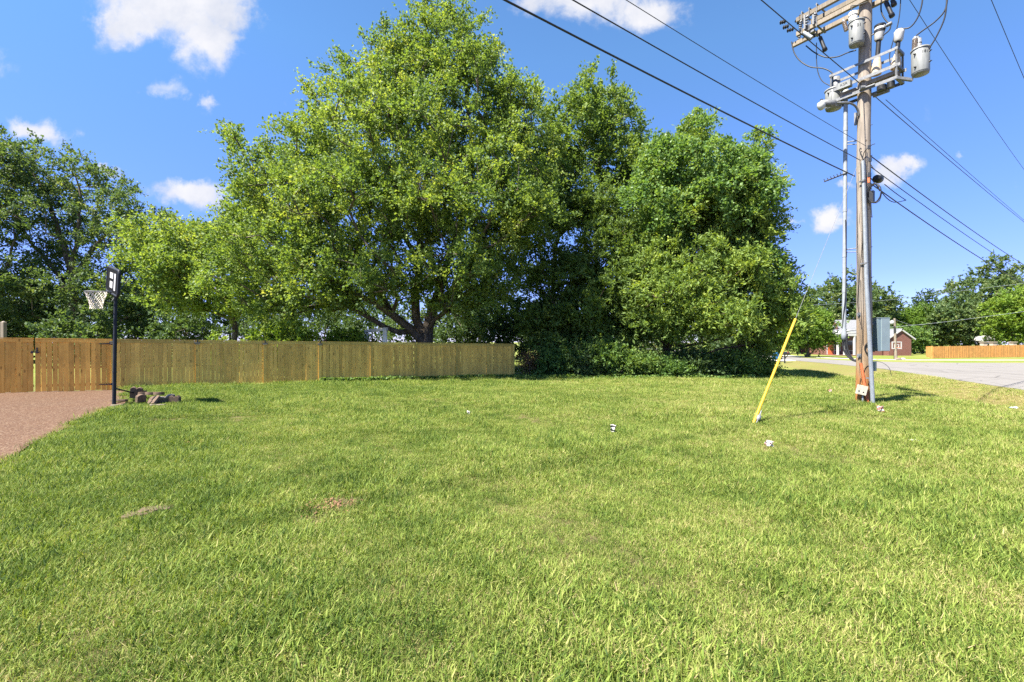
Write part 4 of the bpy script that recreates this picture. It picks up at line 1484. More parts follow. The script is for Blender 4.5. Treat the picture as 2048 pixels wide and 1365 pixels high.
def markers():
    # survey flags and tape tied to pins
    def rag(px, py, h, w, lab, mat, seed, stripes=False, lean=.1):
        b = gp(px, py)
        rg = np.random.default_rng(seed)
        t = thing('marker_flag', b, lab, 'marker flag')
        tip = b + Vector((lean * h, 0, h))
        build('pin', MB().tube([b - Vector((0, 0, .03)), tip], .003, 6), 'galvanised', t)
        nx, ny = 5, 6
        V, Fc = [], []
        for j in range(ny + 1):
            for i in range(nx + 1):
                u, v = i / nx - .5, j / ny
                V.append(b + Vector((u * w * (1 - .25 * v) * .8 + rg.normal(0, .006), .012 - u * w * .6 + .03 * math.sin(u * 7 + v * 4 + seed) + rg.normal(0, .006), h * (1.02 - .80 * v) + rg.normal(0, .006))))
        for j in range(ny):
            for i in range(nx):
                a = j * (nx + 1) + i
                Fc.append((a, a + 1, a + nx + 2, a + nx + 1))
        slant = 0 if stripes == 'black_rubber' else 1
        A = MB()
        A.add(V, [f for k, f in enumerate(Fc) if not stripes or (k // nx + slant * (k % nx)) % 3 != 1], True)
        o = build('flag', A, mat, t)
        md = o.modifiers.new('thick', 'SOLIDIFY')
        md.thickness = .002
        if stripes:
            B = MB()
            B.add(V, [f for k, f in enumerate(Fc) if (k // nx + slant * (k % nx)) % 3 == 1], True)
            o = build('stripe', B, stripes, t)
            md = o.modifiers.new('thick', 'SOLIDIFY')
            md.thickness = .002
    rag(1226, 869, .17, .10, 'white marker flag with black stripes in the middle of the lawn', 'flag_white', 1, 'black_rubber')
    rag(1540, 896, .11, .13, 'crumpled pink and white tape bow nearest the yellow guy guard', 'flag_white', 2, 'pink_tape')
    rag(1662, 788, .15, .09, 'small faded red flag left of the utility pole', 'pink_tape', 3, 'flag_white')
    rag(1762, 828, .18, .12, 'small faded red flag just right of the utility pole foot', 'pink_tape', 4, 'flag_white')
    rag(937, 832, .11, .09, 'small pale ragged flag in the lawn below the fence end', 'flag_white', 5)

    def litter(px, py, s, lab, mat, seed):
        p = gp(px, py)
        rg = np.random.default_rng(seed)
        mb = MB()
        V, Fc = [], []
        n = 6
        for j in range(n + 1):
            for i in range(n + 1):
                V.append((p.x + (i / n - .5) * s, p.y + (j / n - .5) * s * .7, p.z + .05 + rg.normal(0, s * .06)))
        for j in range(n):
            for i in range(n):
                a = j * (n + 1) + i
                Fc.append((a, a + 1, a + n + 2, a + n + 1))
        mb.add(V, Fc)
        o = build('litter', mb, mat, base=p)
        o.modifiers.new('thick', 'SOLIDIFY').thickness = .003
        tag(o, lab, 'litter')
    litter(1827, 886, .12, 'scrap of white paper on the lawn right of the utility pole', 'flag_white', 1)
    litter(2028, 818, .26, 'pale blue-white plastic scrap in the ditch at the right edge', 'litter_blue', 2)


markers()


def swing_frame():
    D = 25.5
    a, b = at(733, 664, D), at(770, 659, D - 1.0)
    za, zb = z1(a.x, a.y), z1(b.x, b.y)
    t = thing('swing_frame', (b.x, b.y, zb), 'white wooden swing frame showing above the fence by the maple trunk', 'swing frame')
    build('beam', MB().beam(a + Vector((-.12, .06, .02)), b + Vector((.14, -.07, .02)), .10, .16), 'wood_white', t)
    for p, z in ((a, za), (b, zb)):
        build('leg', MB().box((p.x, p.y + .02, (p.z - .06 + z) / 2), (.20, .13, p.z - .06 - z)), 'wood_white', t)
        build('brace', MB().beam((p.x + (.08 if p is a else -.08), p.y, p.z - .75), (p.x + (.35 if p is a else -.30), p.y - .1, p.z - .10), .035, .035), 'wood_white', t)


swing_frame()

# ------------------------------------------------------------------ utility pole
PB = Vector((9.8, 12.7, 0))
PB.z = z1(PB.x, PB.y)
UU = Vector((.56, -.8285, 0)).normalized()    # along the crossarms, towards the camera
VV = Vector((.8285, .56, 0)).normalized()     # along the line
ZZ = Vector((0, 0, 1))


def uvz(u, v, z):
    return Vector((PB.x, PB.y, 0)) + UU * u + VV * v + ZZ * z


def up(px, py, v=0.0):
    """point on the vertical plane through the pole (shifted by v along the line) seen at a pixel"""
    r = ray(px, py)
    q = Vector((PB.x, PB.y, 0)) + VV * v
    k = q.dot(VV) / r.dot(VV)
    return Vector((r.x * k, r.y * k, CAMZ + r.z * k))


def smooth_path(pts, n=6):
    """Catmull-Rom through points"""
    P = [Vector(p) for p in pts]
    P = [P[0] * 2 - P[1]] + P + [P[-1] * 2 - P[-2]]
    out = []
    for i in range(1, len(P) - 2):
        for k in range(n):
            t = k / n
            out.append(.5 * ((2 * P[i]) + (P[i + 1] - P[i - 1]) * t + (2 * P[i - 1] - 5 * P[i] + 4 * P[i + 1] - P[i + 2]) * t * t + (3 * P[i] - P[i - 1] - 3 * P[i + 1] + P[i + 2]) * t ** 3))
    out.append(P[-2])
    return out


def text_mesh(txt, size, origin, xdir, zdir, out, cyl=None):
    cu = bpy.data.curves.new('lettering', 'FONT')
    cu.body = txt
    cu.size = size
    cu.align_x, cu.align_y = 'CENTER', 'CENTER'
    cu.resolution_u = 2
    tmp = bpy.data.objects.new('lettering', cu)
    COL.objects.link(tmp)
    dg = bpy.context.evaluated_depsgraph_get()
    me = tmp.evaluated_get(dg).to_mesh()
    mb = MB()
    vs = []
    for v in me.vertices:
        x, y = v.co.x, v.co.y
        p = origin + xdir * x + zdir * y + out * .003
        if cyl:
            p = p - out * (cyl - math.sqrt(max(cyl * cyl - x * x, 0)))
        vs.append(p)
    mb.add(vs, [tuple(p.vertices) for p in me.polygons])
    tmp.evaluated_get(dg).to_mesh_clear()
    bpy.data.objects.remove(tmp)
    return mb


def tank(parent, lab, c_top, r, h, mat='tank_paint', caps=(), bush=None, ring=True, text=None):
    """small pole transformer: tank, lid, high-voltage cap and ribbed bushing"""
    top = Vector(c_top)
    bot = top - ZZ * h
    o = build('transformer', MB().lathe(bot, ZZ, [(0, r * .90), (.012, r * .97), (.03, r), (h - .01, r), (h, r * .97)], 22).lathe(bot, -ZZ, [(-.002, r * .93), (.02, r * .93), (.021, 0)], 22), mat, parent)
    o['label'] = lab
    build('lid', MB().lathe(top - ZZ * .004, ZZ, [(0, r * 1.09), (.022, r * 1.10), (.04, r * 1.0), (.06, r * .75), (.075, 0)], 22), mat, o)
    for cpos, cr, ch, ma in caps:
        cpos = Vector(cpos)
        build('surge_cap', MB().lathe(cpos, ZZ, [(0, cr * .95), (.02, cr), (ch * .55, cr), (ch * .56, cr * .95), (ch * .96, cr * .95), (ch, cr * .7), (ch + .004, 0)], 16), ma, o)
        build('band', MB().lathe(cpos + ZZ * ch * .5, ZZ, [(0, cr * 1.05), (.022, cr * 1.05)], 16), 'black_rubber', o)
    if bush:
        p0, p1, br = Vector(bush[0]), Vector(bush[1]), bush[2]
        ax = (p1 - p0)
        Lb = ax.length
        prof = []
        k = 8
        for i in range(k):
            prof += [(Lb * (i + .05) / k, br * .62), (Lb * (i + .25) / k, br), (Lb * (i + .45) / k, br), (Lb * (i + .7) / k, br * .62)]
        prof.append((Lb, br * .5))
        build('bushing', MB().lathe(p0, ax, prof, 12), 'porcelain', o)
        build('terminal', MB().lathe(p1, ax, [(0, br * .55), (.05, br * .6), (.055, 0)], 10), 'porcelain_grey', o)
    view = (Vector((0, 0, 0)) - Vector((top.x, top.y, 0))).normalized()
    side = ZZ.cross(view).normalized()
    # cleats, nameplate and drain on the side facing the lawn
    mbk = MB()
    for a, z in ((-.6, .78), (-.55, .22), (1.15, .8), (1.15, .35)):
        d = (view * math.cos(a) + side * math.sin(a))
        mbk.lathe(bot + d * (r - .004) + ZZ * h * z, d, [(0, .022), (.03, .022), (.03, .012), (.055, .012), (.056, 0)], 8)
    build('lug', mbk, 'black_metal', o)
    if text:
        d = (view * math.cos(text[1]) + side * math.sin(text[1]))
        sd = ZZ.cross(d).normalized()
        build('lettering', text_mesh(text[0], text[2], bot + ZZ * h * text[3] + d * r, sd, ZZ, d, r), 'black_rubber', o)
    return o


def insulator(p0, p1, r, k=4):
    ax = Vector(p1) - Vector(p0)
    L = ax.length
    prof = [(0, r * .3)]
    for i in range(k):
        prof += [(L * (i + .15) / k, r * .4), (L * (i + .3) / k, r), (L * (i + .5) / k, r * .95), (L * (i + .6) / k, r * .4)]
    prof.append((L, r * .3))
    return MB().lathe(p0, ax, prof, 10)


def utility_pole():
    t = thing('utility_pole', PB, 'weathered wooden utility pole carrying crossarms, transformers, conduits and a street lamp', 'utility pole')
    # shaft, slightly wandering
    pts, rad = [], []
    for k in range(27):
        z = -.3 + 13.6 * k / 26
        pts.append(uvz(.02 * math.sin(z * .7) + .0035 * z, .015 * math.cos(z * .9), PB.z + z))
        rad.append(.185 - .0035 * z + .004 * math.sin(z * 3.1))
    build('shaft', MB().tube(pts, rad, 20), 'pole_wood', t)
    # crossarms
    for z, v, u0, u1 in ((11.07, -.225, -1.62, 1.35), (11.07, .225, -1.95, 1.35), (11.50, -.225, -1.62, 1.35), (11.50, .225, -1.40, 1.35)):
        build('crossarm', MB().beam(uvz(u0, v, z), uvz(u1, v, z), .095, .125), 'wood_weathered', t)
    # clutter at the crossarm ends: insulators, cutouts, brackets
    mb = MB()
    for u in (-1.45, -1.25, -1.05):
        mb.beam(uvz(u, -.30, 11.0), uvz(u, .30, 11.0), .05, .012).beam(uvz(u, -.30, 11.62), uvz(u, .30, 11.62), .05, .012).tube([uvz(u, -.29, 10.96), uvz(u, -.29, 11.66)], .012, 6)
    mb.box(uvz(-1.35, -.30, 11.25), (.05, .10, .42), (UU, VV, ZZ)).box(uvz(-1.12, -.31, 11.2), (.05, .08, .30), (UU, VV, ZZ)).box(uvz(-1.28, -.2, 10.93), (.30, .10, .05), (UU, VV, ZZ))
    build('arm_bracket', mb, 'galvanised', t)
    for u, v, z0, dz in ((-1.5, -.28, 11.14, .24), (-1.32, -.30, 11.12, .30), (-1.12, -.28, 11.14, .24), (-1.75, .22, 11.14, .22), (1.1, -.22, 11.14, .26)):
        build('insulator', insulator(uvz(u, v, z0), uvz(u + .04, v - .03, z0 + dz), .055), 'porcelain_grey', t)
    for a, b in (((1560, 46), (1572, 43)), ((1566, 56), (1578, 52)), ((1574, 62), (1588, 58)), ((1592, 40), (1604, 52)), ((1600, 30), (1612, 48)), ((1616, 62), (1630, 74))):
        build('insulator', insulator(up(*a), up(*b), .060, 3), 'black_rubber', t)
    for a, b in (((1640, 75), (1650, 100)), ((1772, 5), (1784, 32)), ((1785, 0), (1788, 10))):
        build('fuse_cutout', MB().tube([up(*a), up(*b)], .05, 8).tube([up(a[0] - 2, a[1] - 8), up(*a)], .022, 6).lathe(up(*b), up(*b) - up(*a), [(-.06, .062), (.03, .062), (.032, 0)], 8), 'black_rubber', t)
    # front light-grey conduit stub on the arm
    build('arm_pipe', MB().tube([up(1608, 66, -.3), up(1624, 76, -.3)], .05, 10), 'conduit_grey', t)
    # transformer rack
    mb = MB()
    for v in (-.24, .24):
        mb.beam(uvz(-.78, v, 8.92), uvz(.88, v, 8.92), .012, .085)
        mb.beam(uvz(-.74, v, 9.36), uvz(.80, v, 9.36), .012, .07)
        mb.beam(uvz(-.62, v, 8.60), uvz(.80, v, 8.60), .012, .085)
        mb.beam(uvz(-.78, v + .025, 8.955), uvz(.88, v + .025, 8.955), .05, .010)
        mb.beam(uvz(-.62, v + .025, 8.64), uvz(.80, v + .025, 8.64), .05, .010)
        for u in (.80,):
            mb.beam(uvz(u, v, 8.55), uvz(u, v, 9.40), .06, .012, (1, 0, 0))
        mb.beam(uvz(-.70, v, 8.55), uvz(-.70, v, 9.40), .05, .012, (1, 0, 0))
    for z in (8.60, 8.92, 9.36):
        mb.beam(uvz(.80, -.26, z), uvz(.80, .26, z), .07, .07)
        mb.beam(uvz(-.70, -.26, z), uvz(-.70, .26, z), .06, .06)
    mb.beam(uvz(.80, -.26, 8.58), uvz(1.05, .05, 8.50), .06, .07)
    build('rack', mb, 'galvanised', t)
    build('rack_bolt', MB().tube([uvz(.0, -.26, 8.62), uvz(.35, -.26, 8.62)], .03, 8).tube([uvz(.05, -.34, 8.64), uvz(.12, -.26, 8.64)], .05, 8).tube([uvz(.2, .1, 8.5), uvz(.55, .1, 8.5)], .07, 10), 'galvanised', t)
    build('rack_insulator', MB().tube([uvz(.42, .0, 8.48), uvz(.42, .0, 8.62)], .11, 12).tube([uvz(.62, .0, 8.48), uvz(.62, .0, 8.64)], .085, 12), 'black_metal', t)
    build('rack_plank', MB().beam(uvz(.12, .02, 8.80), uvz(.78, .02, 8.80), .3, .10).beam(uvz(-.14, .02, 8.74), uvz(-.6, .02, 8.74), .3, .12), 'wood_weathered', t)
    # the three tanks
    tank(t, 'pale grey transformer with black numbers in front of the crossarm', up(1713, 46, -.42), .175, .60,
         caps=[(up(1706, 43, -.42), .105, .25, 'white_paint')], bush=(up(1693, 62, -.42), up(1687.5, 43, -.42), .055), text=('101', .15, .12, .72))
    tank(t, 'pale grey transformer on the near end of the rack', up(1841, 101, .05), .185, .60,
         caps=[(up(1832, 98, .05), .075, .30, 'tank_paint'), (up(1838, 99, .0), .055, .28, 'porcelain_grey')], bush=(up(1829, 100, -.05), up(1830.5, 78, -.05), .062), text=('181', .50, .10, .78))
    tank(t, 'pale grey transformer on the far end of the rack', up(1667, 182, -.05), .205, .52,
         caps=[(up(1672, 178, -.05), .105, .34, 'galvanised')])
    # cable terminations
    for i, (x0, y0, x1, y1, sc_, ma) in enumerate([(1752, 150, 1760, 52, 1.0, 'black'), (1791, 138, 1799, 60, .95, 'white')]):
        p0, p1 = up(x0, y0, .02), up(x1, y1, .02)
        ax = p1 - p0
        L = ax.length
        o = build('cable_termination', MB().lathe(p0, ax, [(0, .12 * sc_), (L * .14, .115 * sc_), (L * .22, .10 * sc_), (L * .38, .062 * sc_)], 14), 'pothead_beige', t)
        build('stem', MB().lathe(p0 + ax * .37, ax, [(0, .055 * sc_), (L * .36, .055 * sc_)], 12), 'black_rubber', o)
        build('shed', MB().lathe(p0 + ax * .70, ax, [(0, .085 * sc_), (L * .03, .105 * sc_), (L * .20, .115 * sc_), (L * .25, .12 * sc_), (L * .30, .08 * sc_)], 14), 'white_paint', o)
        if ma == 'black':
            build('band', MB().lathe(p0 + ax * .86, ax, [(0, .122 * sc_), (L * .05, .124 * sc_)], 14).lathe(p0 + ax * .97, ax, [(0, .125 * sc_), (L * .04, .13 * sc_)], 14), 'black_rubber', o)
        build('clamp', MB().box(p1, (.12, .05, .05), (UU, VV, ZZ)), 'black_metal', o)
    # small polymer arrester on its rod
    build('arrester', insulator(up(1760, 60), up(1773, 52), .075, 3), 'porcelain_grey', t)
    build('arrester_rod', MB().tube([up(1742, 72), up(1760, 60)], .018, 8).tube([up(1773, 52), up(1784, 46)], .045, 8), 'galvanised', t)
    # control box with lettering at the far end of the rack
    c = up(1690, 171, -.30)
    o = build('control_box', MB().box(c, (.30, .16, .17), (UU, VV, ZZ)), 'tank_paint', t)
    build('lettering', text_mesh('KSR', .105, c - VV * .08, UU, ZZ, -VV), 'black_rubber', o)
    # street lamp
    hd = up(1656, 207, -.9)
    o = build('street_lamp', MB().tube(smooth_path([up(1717, 232, -.15), up(1716, 222, -.2), up(1710, 212, -.3), up(1698, 206.5, -.5), up(1682, 206, -.7), hd], 5), .028, 8), 'galvanised', t)
    o['label'] = 'street lamp with clear lens on a curved arm'
    ax = (up(1640, 205, -1.0) - up(1672, 207, -.8)).normalized()
    build('housing', MB().lathe(hd - ax * .20, ax, [(0, .03), (.02, .085), (.22, .10), (.40, .07), (.42, 0)], 12), 'galvanised', o)
    lc = up(1643, 208, -1.0)
    build('lamp_lens', MB().lathe(lc, -ZZ, [(-.02, .105), (.05, .11), (.13, .085), (.17, .04), (.18, 0)], 14), 'lens_glass', o)
    build('photocell', MB().tube([lc + ZZ * .03, lc + ZZ * .12], .035, 8), 'black_metal', o)
    build('lamp_plate', MB().box(uvz(-.14, -.12, up(1717, 240).z), (.05, .06, .34), (UU, VV, ZZ)), 'galvanised', t)
    # standoff riser conduit left of the shaft
    top, bot = up(1691.5, 192), up(1688, 668)
    pts = [top.lerp(bot, k / 14) for k in range(15)]
    o = build('riser_conduit', MB().tube(pts, .052, 12), 'conduit_grey', t)
    for k in (.13, .31, .47, .66, .81):
        p = top.lerp(bot, k)
        build('coupling', MB().tube([p, p + (bot - top).normalized() * .12], .058, 12), 'conduit_grey', o)
    build('weatherhead', MB().lathe(top - ZZ * .05, ZZ, [(0, .07), (.08, .085), (.18, .085), (.24, .05), (.26, 0)], 12), 'conduit_grey', o)
    build('end_fitting', MB().lathe(bot + ZZ * .14, -ZZ, [(0, .062), (.16, .072), (.30, .072), (.31, .05)], 12), 'conduit_grey', o)
    build('riser_cable', MB().tube(smooth_path([up(1691, 440, -.06), up(1692.5, 520, -.06), up(1691, 590, -.06), up(1686, 640, -.06), up(1686, 680), up(1693, 700)], 5), .012, 6), 'black_rubber', t)
    for y in (285, 500, 663):
        build('standoff', MB().tube([up(1689, y), up(1714, y - 3)], .016, 6).tube([up(1689, y + 5), up(1714, y + 4)], .012, 6), 'galvanised', t)
    build('cable_arm', MB().tube([up(1648, 364, -.1), up(1694, 346, -.05)], .02, 6), 'black_metal', t)
    mb = MB()
    for k in range(6):
        p = up(1650 + 6.5 * k, 363 - 2.6 * k, -.1)
        mb.tube([p, p + ZZ * .07 - UU * .03], .012, 6)
    build('cable_hook', mb, 'black_metal', t)
    # bottom cables leaving the riser
    for k, dx in enumerate((0, 4, 8)):
        build('black_cable', MB().tube(smooth_path([up(1686 + dx, 668), up(1686 + dx, 690), up(1690 + dx, 706), up(1702 + dx * .6, 719), up(1714, 724 - k * 2)], 6), .022, 8), 'black_rubber', t)
    # second riser on the front of the shaft
    c0, c1, c2 = up(1726.5, 322, -.20), up(1733, 560, -.22), up(1746, 812, -.24)
    build('front_conduit', MB().tube([c0, c0.lerp(c1, .5), c1, c1.lerp(c2, .5), c2], [.045, .048, .05, .05, .05], 12), 'conduit_grey', t)
    for y, x in ((362, 1727), (527, 1731), (757, 1743)):
        p = up(x, y, -.22)
        build('strap', MB().tube([p - ZZ * .02, p + ZZ * .02], .058, 12).box(p + UU * -.07, (.10, .02, .04), (UU, VV, ZZ)), 'galvanised', t)
    # communications gear
    # (height of the attachment matches the cables)
    build('terminal_box', MB().box(up(1744, 394, -.1), (.09, .12, .32), (UU, VV, ZZ)), 'black_rubber', t)
    pts = []
    ce = up(1749, 387, -.12)
    for k in range(40):
        a = 2 * math.pi * k / 13
        pts.append(ce + UU * (.13 + .004 * k % .03) * math.cos(a) + ZZ * .26 * math.sin(a) + VV * (.004 * k - .08))
    build('cable_coil', MB().tube(pts, .011, 6), 'black_rubber', t)
    mb = MB()
    for a in (((1725, 324), (1727, 308), (1734, 298), (1741, 296)), ((1738, 296), (1744, 290), (1750, 288)), ((1727, 320), (1722, 308), (1719, 300), (1722, 296)), ((1742, 330), (1746, 336), (1752, 342)), ((1739, 360), (1741, 372), (1744, 380)), ((1742, 405), (1743, 425), (1744, 436))):
        mb.tube(smooth_path([up(x, y, -.2) for x, y in a], 4), .010, 5)
    build('jumper_wire', mb, 'black_rubber', t)
    build('splice_clamp', MB().box(up(1738, 295, -.19), (.05, .06, .10), (UU, VV, ZZ)).box(up(1740, 320, -.19), (.06, .06, .10), (UU, VV, ZZ)).box(up(1739, 350, -.19), (.06, .08, .12), (UU, VV, ZZ)), 'black_metal', t)
    build('red_clamp', MB().box(up(1738, 360, -.19), (.05, .05, .16), (UU, VV, ZZ)), 'orange_guard', t)
    # cabinet fixed behind the shaft
    cb = up(1758, 670, .42)
    ex = Vector((.95, .1, 0)).normalized()
    ey = ZZ.cross(ex)
    hgt = (702 - 637) * cb.y / F
    o = build('cabinet', MB().box(cb, (.34, .30, hgt), (ex, ey, ZZ)), 'cabinet_side', t)
    dr = build('cabinet_door', MB().box(cb - ey * .158 + ex * .04, (.25, .018, hgt - .02), (ex, ey, ZZ)), 'cabinet_grey', o)
    build('cabinet_top', MB().box(cb + ZZ * (hgt / 2 + .01), (.36, .32, .02), (ex, ey, ZZ)), 'cabinet_grey', o)
    build('cabinet_lock', MB().box(cb + ex * .175 - ey * .12 - ZZ * .05, (.02, .06, .12), (ex, ey, ZZ)), 'black_metal', o)
    build('cabinet_mount', MB().beam(cb + ZZ * .3 - ex * .1, uvz(.02, .12, cb.z + .3), .06, .06).beam(cb - ZZ * .3 - ex * .1, uvz(.02, .12, cb.z - .3), .06, .06), 'galvanised', t)
    # washers, guards and boxes low on the shaft
    vw = Vector((-PB.x, -PB.y, 0)).normalized()
    sd = ZZ.cross(vw)
    def onp(px, py, off=.0, r=.19):
        z = CAMZ + (CY - py) / F * (PB.y - .15)
        a = (px - 1726) / 910 * 12.7 / 1.27
        a = max(-r * .95, min(r * .95, a))
        return Vector((PB.x, PB.y, z)) + sd * a + vw * (math.sqrt(r * r - a * a) + off)
    for px, py in ((1718, 629), (1718, 712)):
        p = onp(px, py)
        build('square_washer', MB().box(p, (.10, .02, .10), (sd, vw, ZZ)).tube([p, p + vw * .04], .018, 8), 'galvanised', t)
    build('orange_conduit', MB().tube([onp(1721, 727), onp(1726, 752, .01), onp(1731, 780, .01), onp(1735, 806, .02)], .036, 10), 'orange_guard', t)
    o = build('junction_box', MB().box(onp(1723, 780, .07), (.24, .12, .25), ((sd + ZZ * -.22).normalized(), vw, (ZZ + sd * .22).normalized())), 'box_beige', t)
    fx, fz = (sd + ZZ * -.22).normalized(), (ZZ + sd * .22).normalized()
    build('knockout', MB().tube([onp(1723, 780, .125) - fx * .05 - fz * .04, onp(1723, 780, .134) - fx * .05 - fz * .04], .018, 8).tube([onp(1723, 780, .125) + fx * .05 - fz * .05, onp(1723, 780, .134) + fx * .05 - fz * .05], .018, 8), 'black_rubber', o)
    build('box_conduit', MB().tube([onp(1725, 788, .05), onp(1725, 808, .05) - ZZ * .05], .022, 8), 'conduit_grey', t)
    build('meter_box', MB().box(onp(1741, 778 - 15, .05), (.09, .09, .14), (sd, vw, ZZ)), 'galvanised', t)
    build('green_box', MB().box(up(1747, 733, .1), (.10, .14, .26), (UU, VV, ZZ)), 'box_green', t)
    pts = []
    ce = onp(1733, 697, .03)
    for k in range(20):
        a = math.pi * .5 + math.pi * 1.2 * k / 19
        pts.append(ce + sd * .06 + (sd * math.cos(a) * .10 + ZZ * math.sin(a) * .15))
    build('black_loop', MB().tube(pts, .016, 8), 'black_rubber', t)
    for path in (((1721, 560), (1722, 620), (1724, 660), (1723, 700), (1722, 725)), ((1725, 480), (1716, 580), (1715, 610), (1720, 645), (1724, 660)), ((1727, 745), (1731, 735), (1736, 732), (1738, 740)), ((1719, 770), (1721, 757), (1724, 765)), ((1725, 420), (1725, 520), (1726, 600), (1726, 690))):
        build('stapled_wire', MB().tube(smooth_path([onp(x, y, .006) for x, y in path], 5), .006, 5), 'black_rubber', t)
    build('stray_wire', MB().tube(smooth_path([up(1747, 722, -.2), up(1765, 726, -.25), up(1778, 736, -.3), up(1783, 752, -.3)], 6), .006, 5), 'black_rubber', t)
    mb = MB()
    for k in range(20):
        z = 2.2 + .42 * k
        for sgn in ((1,) if k % 2 else (.8,)):
            p = Vector((PB.x, PB.y, PB.z + z)) + sd * (.155 * sgn) + vw * .06
            mb.tube([p, p + sd * .05 + vw * .02], .008, 5)
    build('staple', mb, 'black_metal', t)
    return t


utility_pole()


def cables():
    def run(lab, u, v, z0, r, left=None, right=None, name='overhead_cable', L=42, cat='cable', mat='black_rubber'):
        mb = MB()
        pts = []
        if left:
            a, b = left
            pts += [uvz(u, v - s, PB.z + z0 + a * s + b * s * s) for s in np.linspace(L, 0, 30)]
        if right:
            a, b = right
            rr = [uvz(u, v + s, PB.z + z0 + a * s + b * s * s) for s in np.linspace(0, L, 30)]
            pts += rr if not pts else rr[1:]
        mb.tube(pts, r, 7)
        o = build(name, mb, mat, base=uvz(u, v, PB.z + z0))
        tag(o, lab, cat, 'overhead cables at the utility pole')
    zc = lambda y: CAMZ + (CY - y) / F * 12.55 - PB.z
    run('thickest and lowest overhead cable running left from the utility pole', -.13, -.20, zc(349), .015, left=(-.012, .0012))
    run('lowest cable sagging right from the utility pole under the black splice case', .0, -.15, zc(352), .0165, right=(-.086, .0012))
    run('middle one of the three cables running left from the utility pole', .0, -.20, zc(320), .010, left=(-.012, .0012))
    run('middle one of the three cables running right from the utility pole', .0, -.15, zc(318), .012, right=(-.072, .0008))
    run('thinnest upper one of the three cables running left from the utility pole', .12, -.20, zc(294), .006, left=(-.012, .0012))
    run('upper one of the three cables running right from the utility pole', .0, -.15, zc(296), .015, right=(-.066, .0008))
    run('thin neutral wire crossing the pole just under the transformer rack', .05, -.20, zc(172), .011, left=(.02, .0004), right=(-.03, .0004))
    run('thin wire running right from under the near transformer', .45, .2, 8.30, .008, right=(-.03, .0003))
    run('high thin conductor leaving the pole top to the right', .0, .0, 13.25, .009, right=(-.115, .0012))
    run('high thin conductor nearest the top right corner of the picture', 1.75, .0, 12.75, .009, right=(-.17, .0014))
    # the black splice case on the lowest right-hand cable
    p0 = at(1752, 355, 13.1)
    o = build('splice_case', MB().lathe(at(1752.5, 357, 12.9), at(1770, 364, 13.4) - at(1752.5, 357, 12.9), [(0, .05), (.02, .10), (.26, .115), (.30, .06), (.31, 0)], 12), 'black_rubber', base=p0)
    tag(o, 'black splice case hanging on the cable right of the utility pole', 'splice case')
    o = build('drop_loop', MB().tube(smooth_path([up(1741, 356, -.1), up(1758, 378, .2), up(1775, 398, .7), up(1790, 405, 1.2), up(1812, 401, 2.0)], 6), .012, 6).tube(smooth_path([up(1769, 369, .4), up(1785, 382, 1.0), up(1800, 393, 1.6), up(1812, 401, 2.0)], 6), .012, 6), 'black_rubber', base=up(1741, 356))
    tag(o, 'slack black cable loop hanging below the splice case', 'cable')
    # jumpers between arms and gear
    J = [('black jumper curving from the crossarm end to the far transformer', [(1583, 84), (1588, 105), (1600, 122), (1620, 134), (1645, 137), (1660, 143), (1669, 152)]),
         ('black jumper sagging from the crossarm to the shaft', [(1612, 92), (1630, 106), (1652, 115), (1675, 114), (1695, 106), (1712, 101)]),
         ('black drop wire below the crossarm cutout', [(1633, 86), (1633, 120), (1636, 145), (1645, 163), (1664, 174)]),
         ('black jumper from the pole top to the small arrester', [(1766, -20), (1762, 10), (1764, 28), (1774, 44), (1782, 47)]),
         ('black jumper down to the white cable termination', [(1847, -20), (1843, 12), (1834, 38), (1820, 55), (1805, 58)]),
         ('outer black jumper arching to the near transformer', [(1894, -20), (1893, 10), (1888, 40), (1872, 75), (1857, 99)]),
         ('inner black jumper arching to the near transformer cap', [(1896, -20), (1891, 18), (1872, 42), (1845, 62), (1832, 72)]),
         ('black drop wire between the two cable terminations', [(1802, -20), (1800, 20), (1795, 52), (1784, 90), (1779, 115), (1784, 141)]),
         ('short black jumper between arrester and left termination', [(1782, 48), (1779, 60), (1768, 70), (1757, 80)]),
         ('thin tie wire bent over the front transformer cap', [(1735, 4), (1718, 10), (1702, 13), (1706, 24), (1711, 32)])]
    for lab, pts in J:
        v = -.35 if 'tie wire' in lab else .0
        o = build('jumper_cable', MB().tube(smooth_path([up(x, y, v) for x, y in pts], 7), .017 if 'tie' not in lab and 'drop' not in lab else .012, 7), 'black_rubber', base=up(*pts[-1], v))
        tag(o, lab, 'cable', 'jumper cables on the utility pole')


cables()


def guy():
    b = gp(1506, 849)
    top = uvz(-.02, -.17, 6.75 + PB.z)
    d = (top - b).normalized()
    t = thing('guy_wire', b, 'guy wire with bright yellow guard staked in the lawn left of the utility pole', 'guy wire')
    L = 0.0
    # guard length so that its upper end is at the pixel row 640
    for k in range(400):
        p = b + d * (k * .02)
        y = CY - (p.z - CAMZ) / p.y * F
        if y <= 640:
            L = k * .02
            break
    build('yellow_guard', MB().tube([b + d * .02, b + d * L * .5, b + d * L], [.030, .028, .027], 12), 'yellow_guard', t)
    build('strand', MB().tube([b + d * (L - .1), top], .0045, 6), 'galvanised', t)
    q = b + Vector((.05, -.02, 0))
    build('anchor_rod', MB().tube([q - d * .1, q + d * .34], .014, 8).lathe(q + d * .10, d, [(0, .02), (.03, .045), (.11, .045), (.14, .02)], 10), 'galvanised', t)
    # a second guard seen through the cedar
    D = 40.0
    p0, p1 = at(1508, 716, D), at(1502, 668, D)
    p0.z = z1(p0.x, p0.y)
    o = thing('guy_wire', p0, 'second yellow guy guard glimpsed through the cedar branches', 'guy wire')
    build('yellow_guard', MB().tube([p0, p1], .04, 8), 'yellow_guard', o)
    build('strand', MB().tube([p1, p1 + (p1 - p0) * 2.2], .008, 5), 'galvanised', o)


guy()

